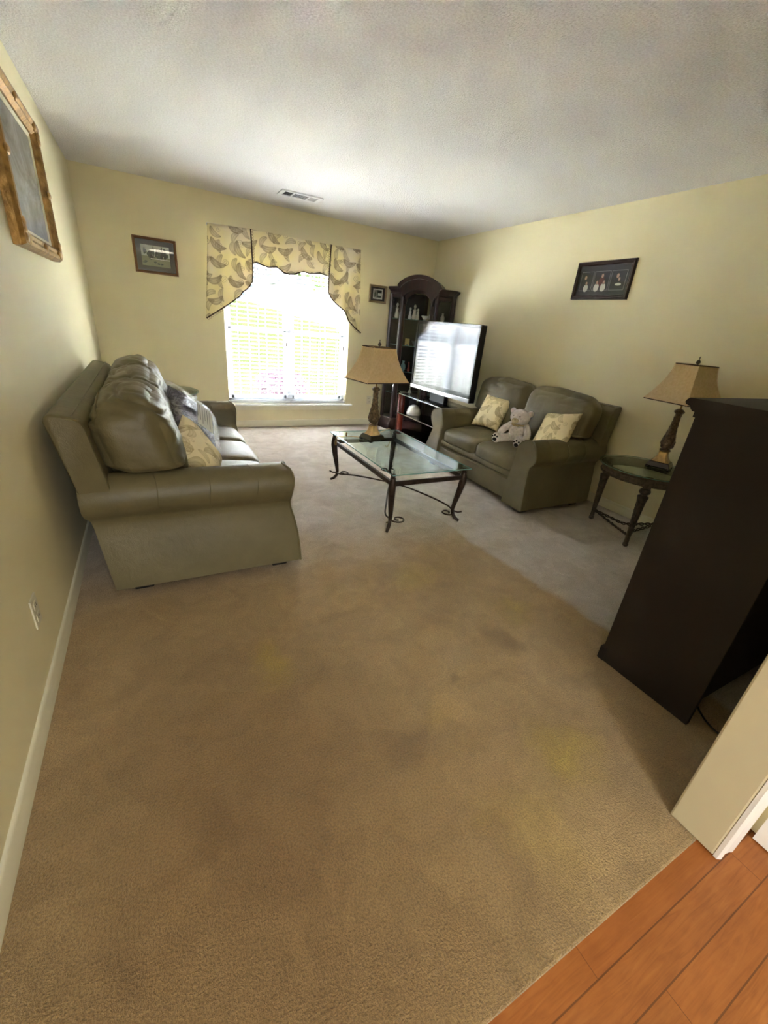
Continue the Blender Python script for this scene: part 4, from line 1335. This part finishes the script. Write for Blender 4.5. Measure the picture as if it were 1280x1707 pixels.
# local: x away from the room's middle, -y towards the camera
shp = [(0.0, 0.02), (0.0, -1.05), (0.42, -1.05), (0.42, -0.42), (0.16, 0.0)]
for z, th in ((0.535, 0.012), (0.285, 0.010), (0.045, 0.014)):
    s_ = MB(); s_.prism(shp, 'z', z, z + th)
    s_.m = [1] + [1] * (len(s_.m) - 3) + [0, 0]
    s_.build('glass_shelf', [M['black_gloss'], M['steel']], rk, smooth=False)
for yy in (0.005, -1.03):
    c_ = MB(); c_.lathe([(0.050, 0.0), (0.052, 0.01), (0.050, 0.02), (0.050, 0.28), (0.053, 0.285), (0.053, 0.296), (0.050, 0.30), (0.050, 0.532), (0.046, 0.536)], 28, (0.045, yy if yy > -0.5 else yy, 0))
    c_.build('column', M['cherry'], rk)
MB().box(0.33, 0.40, -0.66, -0.48, 0.0, 0.535).build('spine', M['black'], rk, smooth=False, bevel=0.01)
tag(MB().lathe([(0.088, 0), (0.095, 0.006), (0.094, 0.03), (0.085, 0.075), (0.062, 0.112), (0.03, 0.130), (0.001, 0.134)], 26).build('pale_dome', M['white_china']),  # pale dome form of unknown nature on the rack shelf
    'pale dome shaped object on the middle rack shelf', 'container').location = (3.50, -0.74, 0.295)
TVA = -1.524
tv = thing('television', 'large flat black television on the glass rack, screen reflecting the window', 'television', (3.45, -1.30, 0.547), TVA)
# local: x along the screen (to the right as seen), -y out of the screen
hw, zb, zt = 0.575, 0.113, 0.900
b_ = MB(); b_.box(-hw, hw, 0.0, 0.075, zb, zt); b_.box(-hw + 0.12, hw - 0.12, 0.07, 0.115, zb + 0.10, zt - 0.12)
b_.build('housing', M['black'], tv, smooth=False, bevel=0.006)
f_ = MB()
f_.box(-hw, hw, -0.012, 0.0, zt - 0.035, zt).box(-hw, -hw + 0.030, -0.012, 0, zb, zt).box(hw - 0.030, hw, -0.012, 0, zb, zt).box(-hw, hw, -0.012, 0, zb + 0.045, zb + 0.090)
f_.build('bezel', M['black_gloss'], tv, smooth=False, bevel=0.003)
MB().box(-hw + 0.028, hw - 0.028, -0.006, 0.0, zb + 0.088, zt - 0.033).build('screen', M['screen'], tv, smooth=False)
MB().box(-hw, hw, -0.016, 0.0, zb, zb + 0.045).build('bezel_reflection', M['silver'], tv, smooth=False, bevel=0.004)  # silver colour stands in for light reflected along the black lower bezel
n_ = MB(); n_.box(-0.14, 0.14, 0.0, 0.06, 0.02, zb + 0.06)
n_.build('stand_neck', M['black'], tv, smooth=False, bevel=0.006)
n_ = MB(); n_.loft([[(a * s_, 0.05 + b * s_, z) for a, b in [(0.30 * math.cos(k * math.pi / 12), 0.14 * math.sin(k * math.pi / 12)) for k in range(24)]] for s_, z in ((1.0, 0.0), (1.0, 0.012), (0.9, 0.020))])
n_.build('stand_base', M['black_gloss'], tv, angle=30)

# ------------------------------------------------------------------ cushions, bear, wrapped pillow
def place(o, c, xaxis, normal):
    n = Vector(normal).normalized()
    x = Vector(xaxis); x = (x - n * x.dot(n)).normalized()
    y = n.cross(x)
    o.matrix_world = Matrix(((x.x, y.x, n.x, c[0]), (x.y, y.y, n.y, c[1]), (x.z, y.z, n.z, c[2]), (0, 0, 0, 1)))
    return o
o_ = pillow_mesh(0.36, 0.12, seed=1).build('throw_pillow', M['floral'], weld=True, angle=180)
place(o_, (3.50, -2.235, 0.640), (0.06, -0.97, 0.05), (-0.86, -0.10, 0.50))
tag(o_, 'cream leaf print cushion leaning by the far arm of the two seat sofa', 'cushion', 'cream leaf print cushions')
o_ = pillow_mesh(0.36, 0.12, seed=2).build('throw_pillow', M['floral'], angle=180)
place(o_, (3.50, -3.055, 0.655), (0.05, -0.95, 0.16), (-0.84, 0.06, 0.52))
tag(o_, 'cream leaf print cushion right of the white bear', 'cushion', 'cream leaf print cushions')
o_ = pillow_mesh(0.36, 0.14, seed=4).build('throw_pillow', M['floral'], angle=180)
place(o_, (0.640, -3.01, 0.590), (0.32, -0.90, 0.16), (0.80, -0.32, 0.50))
tag(o_, 'cream leaf print cushion on the three seat sofa beside the near arm', 'cushion', 'cream leaf print cushions')

bgp = thing('wrapped_pillow', 'dark purple pillow still in its clear plastic bag on the three seat sofa', 'pillow')
place(bgp, (0.655, -2.48, 0.622), (0.42, -0.86, -0.10), (0.76, -0.42, 0.50))
pillow_mesh(0.42, 0.17, seed=8, sy=0.40, wr=0.012).build('pillow', M['purple'], bgp, angle=180)
m_ = pillow_mesh(0.47, 0.20, seed=9, sy=0.47, wr=0.022, pinch=0.04, n=30)
m_.build('plastic_bag', M['plastic'], bgp, angle=180)
pp_ = MB()
n = 8
def bagz(x, y):
    u, v = x / 0.235, y / 0.235
    return 0.10 * max(0, (1 - u ** 4) * (1 - v ** 4)) ** 0.6 + 0.016
vs, fs = [], []
for i in range(n + 1):
    for j in range(n + 1):
        x, y = lerp(-0.10, 0.09, i / n), lerp(-0.08, 0.06, j / n)
        vs.append((x, y, bagz(x, y)))
for i in range(n):
    for j in range(n):
        k = i * (n + 1) + j
        fs.append((k, k + 1, k + n + 2, k + n + 1))
pp_.add(vs, fs, 0)
for r_ in range(6):
    y = lerp(0.035, -0.075, r_ / 5)
    a, b = [], []
    for i in range(9):
        x = lerp(-0.08, 0.07 - 0.02 * (r_ % 3), i / 8)
        a.append((x, y, bagz(x, y) + 0.0015)); b.append((x, y - 0.006, bagz(x, y - 0.006) + 0.0015))
    pp_.add(a + b, [(i, i + 1, 10 + i, 9 + i) for i in range(8)], 1)
o_ = pp_.build('paper_insert', [M['paper'], M['ink']], bgp, angle=180)

bear = thing('teddy_bear', 'white plush teddy bear sitting in the middle of the two seat sofa', 'toy', (3.41, -2.72, 0.452), math.radians(196))
b_ = MB()
b_.ellipsoid((-0.01, 0, 0.105), (0.078, 0.090, 0.105)).ellipsoid((0.014, 0, 0.248), (0.078, 0.094, 0.073)).ellipsoid((0.070, 0, 0.228), (0.036, 0.042, 0.034))
for sg in (-1, 1):
    b_.ellipsoid((0.0, sg * 0.088, 0.292), (0.020, 0.029, 0.030))
    for k in range(7):
        t_ = k / 6
        b_.ellipsoid((lerp(0.02, 0.145, t_), sg * lerp(0.05, 0.105, t_), lerp(0.05, 0.042, t_)), (0.042, lerp(0.045, 0.034, t_), lerp(0.046, 0.036, t_)), 12, 8)
        b_.ellipsoid((lerp(0.0, 0.075, t_), sg * (0.072 + 0.06 * math.sin(t_ * 1.6)), lerp(0.172, 0.088, t_)), (0.034, 0.032, 0.034), 12, 8)
    b_.ellipsoid((0.172, sg * 0.112, 0.050), (0.026, 0.044, 0.049))
body = b_.build('body', M['plush'], bear, weld=False, angle=180)
rm = body.modifiers.new('remesh', 'REMESH'); rm.mode = 'VOXEL'; rm.voxel_size = 0.006; rm.use_smooth_shade = True
sm = body.modifiers.new('smooth', 'SMOOTH'); sm.factor = 0.5; sm.iterations = 4
MB().ellipsoid((0.098, 0, 0.222), (0.016, 0.034, 0.026)).build('muzzle', M['plush_tan'], bear)
MB().ellipsoid((0.114, 0, 0.236), (0.008, 0.014, 0.009)).build('nose', M['plush_tan'], bear)
for sg in (-1, 1):
    MB().ellipsoid((0.078, sg * 0.030, 0.262), (0.008, 0.009, 0.009)).build('eye', M['eye'], bear)
    MB().ellipsoid((0.016, sg * 0.092, 0.293), (0.009, 0.018, 0.019)).build('inner_ear', M['pinkear'], bear)
    p_ = MB()
    p_.ellipsoid((0.196, sg * 0.112, 0.036), (0.006, 0.022, 0.017))
    for (dy, dz) in ((-0.026, 0.062), (-0.004, 0.074), (0.020, 0.066)):
        p_.ellipsoid((0.194, sg * 0.112 + dy, dz), (0.006, 0.0085, 0.0085), 10, 6)
    p_.build('paw_pads', M['pad'], bear)
r_ = MB(); r_.tube([(0.005 + 0.062 * math.cos(k * math.pi / 12), 0.066 * math.sin(k * math.pi / 12), 0.182) for k in range(24)], 0.007, 6, loop=True)
r_.ellipsoid((0.072, 0.018, 0.180), (0.008, 0.018, 0.010)).ellipsoid((0.072, -0.018, 0.180), (0.008, 0.018, 0.010))
r_.build('ribbon', M['ribbon'], bear)

# ------------------------------------------------------------------ pictures
def picture(name, label, cat, c, right, wdt, hgt, fw, ft, fmat, mats, paint, inner=None, ornate=False):
    """c: centre on the wall; right: unit vector to the picture's right as seen"""
    t = thing(name, label, cat)
    x = Vector(right); z = Vector((0, 0, 1)); n = x.cross(z)            # n points into the room
    t.matrix_world = Matrix(((x.x, -n.x, 0, c[0]), (x.y, -n.y, 0, c[1]), (0, 0, 1, c[2]), (0, 0, 0, 1)))
    f = MB()
    prof = [(0, 0), (0, -ft * 0.6), (fw * 0.15, -ft * 0.95), (fw * 0.35, -ft), (fw * 0.55, -ft * 0.8), (fw * 0.75, -ft * 0.9), (fw, -ft * 0.5), (fw, 0)]
    rings = []
    for (sx_, sz_) in ((-1, -1), (1, -1), (1, 1), (-1, 1)):
        rings.append([(sx_ * (wdt / 2 - a), d, sz_ * (hgt / 2 - a)) for a, d in prof])
    f.loft(rings, loop=True, caps=False)
    fo = f.build('picture_frame', fmat, t, angle=20)
    if ornate:
        for (sx_, sz_) in ((-1, -1), (1, -1), (1, 1), (-1, 1)):
            q = MB()
            for k in range(5):
                q.ellipsoid((sx_ * (wdt / 2 - fw * 0.5 - 0.028 * max(0, k - 2) * (1)), -ft * 0.9, sz_ * (hgt / 2 - fw * 0.5 - 0.028 * (k if k < 3 else 0))), (0.026, 0.012, 0.026), 10, 6)
            q.build('corner_ornament', M['gold'], fo)
        for (px_, pz_) in ((0, hgt / 2 - fw / 2), (0, -hgt / 2 + fw / 2), (-wdt / 2 + fw / 2, 0), (wdt / 2 - fw / 2, 0)):
            MB().ellipsoid((px_, -ft * 0.9, pz_), (0.035, 0.012, 0.022), 12, 6).build('side_ornament', M['gold'], fo)
    paint(t, wdt - 2 * fw, hgt - 2 * fw)
    return t

def flat(mb, x0, x1, z0, z1, y, mi):
    mb.add([(x0, y, z0), (x1, y, z0), (x1, y, z1), (x0, y, z1)], [(0, 1, 2, 3)], mi)
def blobp(mb, cx, cz, rx, rz_, y, mi, n=16):
    mb.add([(cx + rx * math.cos(2 * math.pi * k / n), y, cz + rz_ * math.sin(2 * math.pi * k / n)) for k in range(n)], [tuple(range(n))], mi)

def paint_gold(t, w_, h_):
    li = MB()
    rings = []
    for (sx_, sz_) in ((-1, -1), (1, -1), (1, 1), (-1, 1)):
        rings.append([(sx_ * (w_ / 2 + 0.002 - a), d, sz_ * (h_ / 2 + 0.002 - a)) for a, d in ((0, -0.004), (0, -0.016), (0.022, -0.010), (0.022, -0.004))])
    li.loft(rings, loop=True, caps=False)
    li.build('liner', M['plate_white'], t, angle=20)
    MB().box(-w_ / 2, w_ / 2, -0.008, -0.004, -h_ / 2, h_ / 2).build('canvas', M['painting'], t, smooth=False)
picture('framed_painting', 'large ornate gold framed grey blue painting high on the left wall', 'painting', (0.001, -2.40, 1.865), (0, 1, 0), 1.02, 0.68, 0.072, 0.05, M['gold'], None, paint_gold, ornate=True)

def paint_land(t, w_, h_):
    MB().box(-w_ / 2, w_ / 2, -0.006, -0.002, -h_ / 2, h_ / 2).build('mat_board', M['mat_green'], t, smooth=False)
    p_ = MB()
    a, b = w_ / 2 - 0.045, h_ / 2 - 0.045
    flat(p_, -a, a, -b, b, -0.0065, 0)
    flat(p_, -a, a, -b, -b * 0.05, -0.0068, 1)
    rnd = random.Random(3)
    for k in range(26):
        cx = rnd.uniform(-a + 0.02, a - 0.02)
        blobp(p_, cx, rnd.uniform(-0.01, 0.045), rnd.uniform(0.008, 0.02), rnd.uniform(0.015, 0.03), -0.0070 - 0.0001 * k, 2 if k % 3 else 3)
    flat(p_, -0.02, -0.014, -0.02, b - 0.01, -0.0098, 3)
    flat(p_, 0.055, 0.063, -0.03, b - 0.005, -0.0098, 3)
    flat(p_, -0.03, 0.075, 0.045, 0.05, -0.0099, 3)
    flat(p_, -0.05, a, -0.028, -0.022, -0.0100, 4)
    for k in range(14):
        blobp(p_, rnd.uniform(-a + 0.02, a - 0.02), rnd.uniform(-b + 0.012, -0.04), rnd.uniform(0.01, 0.022), 0.008, -0.0102 - 0.0001 * k, 2 if k % 2 else 1)
    p_.build('photo_print', [M['ph_sky'], M['ph_grass'], M['ph_tree'], M['ph_dark'], M['ph_white']], t, smooth=False, weld=False)
    MB().box(-w_ / 2, w_ / 2, -0.0135, -0.0125, -h_ / 2, h_ / 2).build('picture_glass', M['glass'], t, smooth=False)
picture('framed_picture', 'brown framed outdoor picture with dark mat left of the window', 'picture', (0.631, -0.001, 1.783), (1, 0, 0), 0.395, 0.322, 0.024, 0.022, M['frame_brown'], None, paint_land)

def paint_small(t, w_, h_):
    MB().box(-w_ / 2, w_ / 2, -0.006, -0.002, -h_ / 2, h_ / 2).build('mat_board', M['mat_dark'], t, smooth=False)
    p_ = MB()
    flat(p_, -0.068, 0.068, -0.058, 0.058, -0.0065, 0)
    flat(p_, -0.058, 0.058, -0.046, 0.048, -0.0068, 1)
    flat(p_, -0.02, 0.055, 0.012, 0.046, -0.0072, 2)
    flat(p_, -0.018, 0.0, -0.02, 0.045, -0.0074, 3)
    flat(p_, 0.0, 0.05, -0.02, 0.01, -0.0076, 4)
    blobp(p_, 0.02, -0.028, 0.03, 0.012, -0.0078, 3)
    blobp(p_, -0.042, -0.005, 0.010, 0.03, -0.0078, 3)
    p_.build('photo_print', [M['ph_white'], M['ph_grey'], M['ph_dark'], M['ph_tree'], M['ph_sky']], t, smooth=False, weld=False)
    MB().box(-w_ / 2, w_ / 2, -0.0115, -0.0105, -h_ / 2, h_ / 2).build('picture_glass', M['glass'], t, smooth=False)
picture('framed_picture', 'small dark framed picture with pale print between window and curio cabinet', 'picture', (3.199, -0.001, 1.719), (1, 0, 0), 0.256, 0.208, 0.026, 0.022, M['frame_gold'], None, paint_small)

def paint_trip(t, w_, h_):
    MB().box(-w_ / 2, w_ / 2, -0.006, -0.002, -h_ / 2, h_ / 2).build('mat_board', M['ph_navy'], t, smooth=False)
    p_ = MB()
    def pane(x0, x1):
        flat(p_, x0, x1, -0.078, 0.072, -0.0065, 0)
        flat(p_, x0 + 0.003, x1 - 0.003, -0.075, 0.069, -0.0068, 1)
    W3 = w_ / 2
    pane(-W3 + 0.025, -0.098); pane(-0.088, 0.068); pane(0.080, W3 - 0.025)
    def person(cx, cz, s_, body, k):
        y = -0.0072 - 0.0004 * k
        blobp(p_, cx, cz - 0.042 * s_, 0.028 * s_, 0.034 * s_, y, body)
        blobp(p_, cx, cz + 0.002 * s_, 0.015 * s_, 0.020 * s_, y - 0.0001, 4)
        blobp(p_, cx, cz, 0.011 * s_, 0.015 * s_, y - 0.0002, 2)
    person(-0.175, 0.025, 1.1, 1, 0); person(-0.155, -0.02, 0.9, 5, 1)
    person(-0.005, 0.035, 1.1, 3, 2); person(-0.045, -0.015, 0.95, 5, 3); person(0.022, -0.015, 0.95, 5, 4)
    person(0.145, 0.03, 1.15, 1, 5); person(0.165, 0.005, 0.9, 4, 6)
    blobp(p_, 0.165, -0.035, 0.03, 0.010, -0.0105, 5)
    p_.build('photo_print', [M['ph_line'], M['ph_navy'], M['ph_skin'], M['ph_red'], M['ph_dark'], M['ph_white']], t, smooth=False, weld=False)
    MB().box(-w_ / 2, w_ / 2, -0.0145, -0.0135, -h_ / 2, h_ / 2).build('picture_glass', M['glass'], t, smooth=False)
picture('framed_picture', 'dark framed row of three portraits on the right wall', 'picture', (W - 0.001, -2.70, 1.883), (0, -1, 0), 0.565, 0.302, 0.034, 0.026, M['frame_dark'], None, paint_trip)

# ------------------------------------------------------------------ vent, outlets
vt = thing('ceiling_vent', 'white rectangular air vent on the ceiling near the window', 'vent', (1.955, -0.628, H))
v_ = MB()
for (a, b, c, d) in ((-0.205, 0.205, -0.105, -0.072), (-0.205, 0.205, 0.072, 0.105), (-0.205, -0.165, -0.105, 0.105), (0.165, 0.205, -0.105, 0.105), (-0.085, -0.070, -0.1, 0.1), (0.070, 0.085, -0.1, 0.1)):
    v_.box(a, b, c, d, -0.010, 0.0)
v_.build('vent_frame', M['white'], vt, smooth=False, bevel=0.002)
MB().box(-0.165, 0.165, -0.072, 0.072, -0.0015, -0.0005).build('duct_opening', M['dark_gap'], vt, smooth=False)
l_ = MB()
for (x0, x1, tl) in ((-0.165, -0.085, 55), (-0.070, 0.070, 20), (0.085, 0.165, -35)):
    k = math.radians(tl)
    n = 5
    for i in range(n):
        y = lerp(-0.058, 0.058, i / (n - 1))
        hw_, hz = 0.012 * math.cos(k), 0.003
        l_.add([(x0, y - hw_, -0.006 - hz * math.sin(k)), (x1, y - hw_, -0.006 - hz * math.sin(k)), (x1, y + hw_, -0.006 + hz * math.sin(k)), (x0, y + hw_, -0.006 + hz * math.sin(k))], [(0, 1, 2, 3)])
l_.build('louvres', M['vent_grey'], vt, smooth=False, weld=False)

def outlet(label, c, right, plug=None):
    t = thing('wall_outlet', label, 'outlet')
    x = Vector(right); n = x.cross(Vector((0, 0, 1)))
    t.matrix_world = Matrix(((x.x, -n.x, 0, c[0]), (x.y, -n.y, 0, c[1]), (0, 0, 1, c[2]), (0, 0, 0, 1)))
    MB().box(-0.036, 0.036, -0.006, 0.0, -0.058, 0.058).build('cover_plate', M['plate_white'], t, smooth=False, bevel=0.003)
    for s_ in (-1, 1):
        r_ = MB(); r_.box(-0.017, 0.017, -0.008, -0.005, s_ * 0.024 - 0.014, s_ * 0.024 + 0.014)
        rc = r_.build('receptacle', M['plate_white'], t, smooth=False, bevel=0.002)
        q = MB(); q.box(-0.008, -0.005, -0.0085, -0.0075, s_ * 0.024 - 0.005, s_ * 0.024 + 0.006); q.box(0.005, 0.008, -0.0085, -0.0075, s_ * 0.024 - 0.005, s_ * 0.024 + 0.006)
        q.build('slots', M['dark_gap'], rc, smooth=False)
    return t
outlet('white wall outlet low on the left wall near the camera', (0.001, -3.93, 0.330), (0, 1, 0))
outlet('white wall outlet under the small picture on the far wall', (3.185, -0.001, 0.350), (1, 0, 0))

# ------------------------------------------------------------------ outside
n = 40
vs, fs = [], []
for j in range(n + 1):
    y = lerp(T, 60, (j / n) ** 1.5)
    z = interp(y, [T, 3.0, 12, 42, 60], [-0.42, -0.40, 0.25, 2.45, 2.75])
    for i in range(9):
        vs.append((lerp(-40, 60, i / 8), y, z))
for j in range(n):
    for i in range(8):
        k = j * 9 + i
        fs.append((k, k + 1, k + 10, k + 9))
struct(MB().add(vs, fs).build('lawn', M['lawn'], angle=180))
struct(MB().box(-6, 9, T, 3.1, -0.5, -0.385).build('bounce_slab', M['bounce_pale'], smooth=False))  # added pale slab below the sill, bouncing sunlight up to the ceiling
struct(MB().box(-6.4, -6.0, 3.3, 60, -0.5, 15).build('lawn_shade_wall', M['house_grey'], smooth=False))  # unseen wall added to keep the sun off the lawn
hs_ = thing('house', 'grey house seen through the top of the window beyond the lawn', 'house', (9.8, 44, 2.45))
MB().box(-3.2, 2.2, 0, 4, -0.2, 2.6).build('wall', M['house_grey'], hs_, smooth=False)
MB().prism([(-3.6, 2.5), (2.6, 2.5), (1.8, 3.7), (-2.8, 3.7)], 'y', -0.3, 4.3).build('roof', M['roof_dark'], hs_, smooth=False)
MB().box(0.9, 2.0, -0.06, 0, -0.1, 1.9).build('garage_door', M['house_white'], hs_, smooth=False)
def tree(label, loc, h, r, mat, seed, trunk=0.35, nq=1600, name='tree', cat='tree', qs=0.35):
    t = thing(name, label, cat, loc)
    if trunk:
        MB().tube([(0, 0, -0.1), (0.05, 0, h * 0.35), (0, 0.05, h * 0.6)], [trunk * 0.5, trunk * 0.4, trunk * 0.2], 8).build('trunk', M['bark'], t)
    rnd = random.Random(seed)
    q = MB()
    cz = h * (0.62 if trunk else 0.5)
    hz_ = h * (0.40 if trunk else 0.5)
    for k in range(nq):
        while True:
            p = Vector((rnd.uniform(-1, 1), rnd.uniform(-1, 1), rnd.uniform(-1, 1)))
            if 0.35 < p.length < 1: break
        p = Vector((p.x * r, p.y * (r if trunk else r * 0.5), cz + p.z * hz_))
        a = Vector((rnd.gauss(0, 1), rnd.gauss(0, 1), rnd.gauss(0, 1))).normalized()
        b = a.cross(Vector((rnd.gauss(0, 1), rnd.gauss(0, 1), rnd.gauss(0, 1)))).normalized()
        a *= qs * rnd.uniform(0.5, 1); b *= qs * 0.6
        q.add([p - a, p - b, p + a, p + b], [(0, 1, 2, 3)])
    q.build('foliage', M[mat], t, smooth=False, weld=False)
    return t
tree('broad green tree beyond the lawn, left of the valance gap', (1.5, 53, 2.6), 9.5, 4.2, 'leaf_green', 1)
tree('green tree standing behind the grey house', (12.0, 55, 2.65), 10.5, 4.8, 'leaf_green', 2)
tree('dark green tree beyond the lawn in the right half of the window', (20.5, 55, 2.65), 8.5, 3.4, 'leaf_green', 3)
h2 = thing('house', 'white house seen through the right half of the window beyond the lawn', 'house', (15.2, 46, 2.45))
MB().box(-1.6, 2.6, 0, 3, -0.2, 2.0).build('wall', M['house_white'], h2, smooth=False)
MB().prism([(-1.9, 2.0), (2.9, 2.0), (2.2, 2.9), (-1.2, 2.9)], 'y', -0.3, 3.3).build('roof', M['roof_dark'], h2, smooth=False)
tree('dark purple leaved shrub outside just below the window', (2.92, 3.80, -0.36), 0.66, 0.62, 'leaf_purple', 7, trunk=0, nq=2600, name='shrub', cat='shrub', qs=0.04)
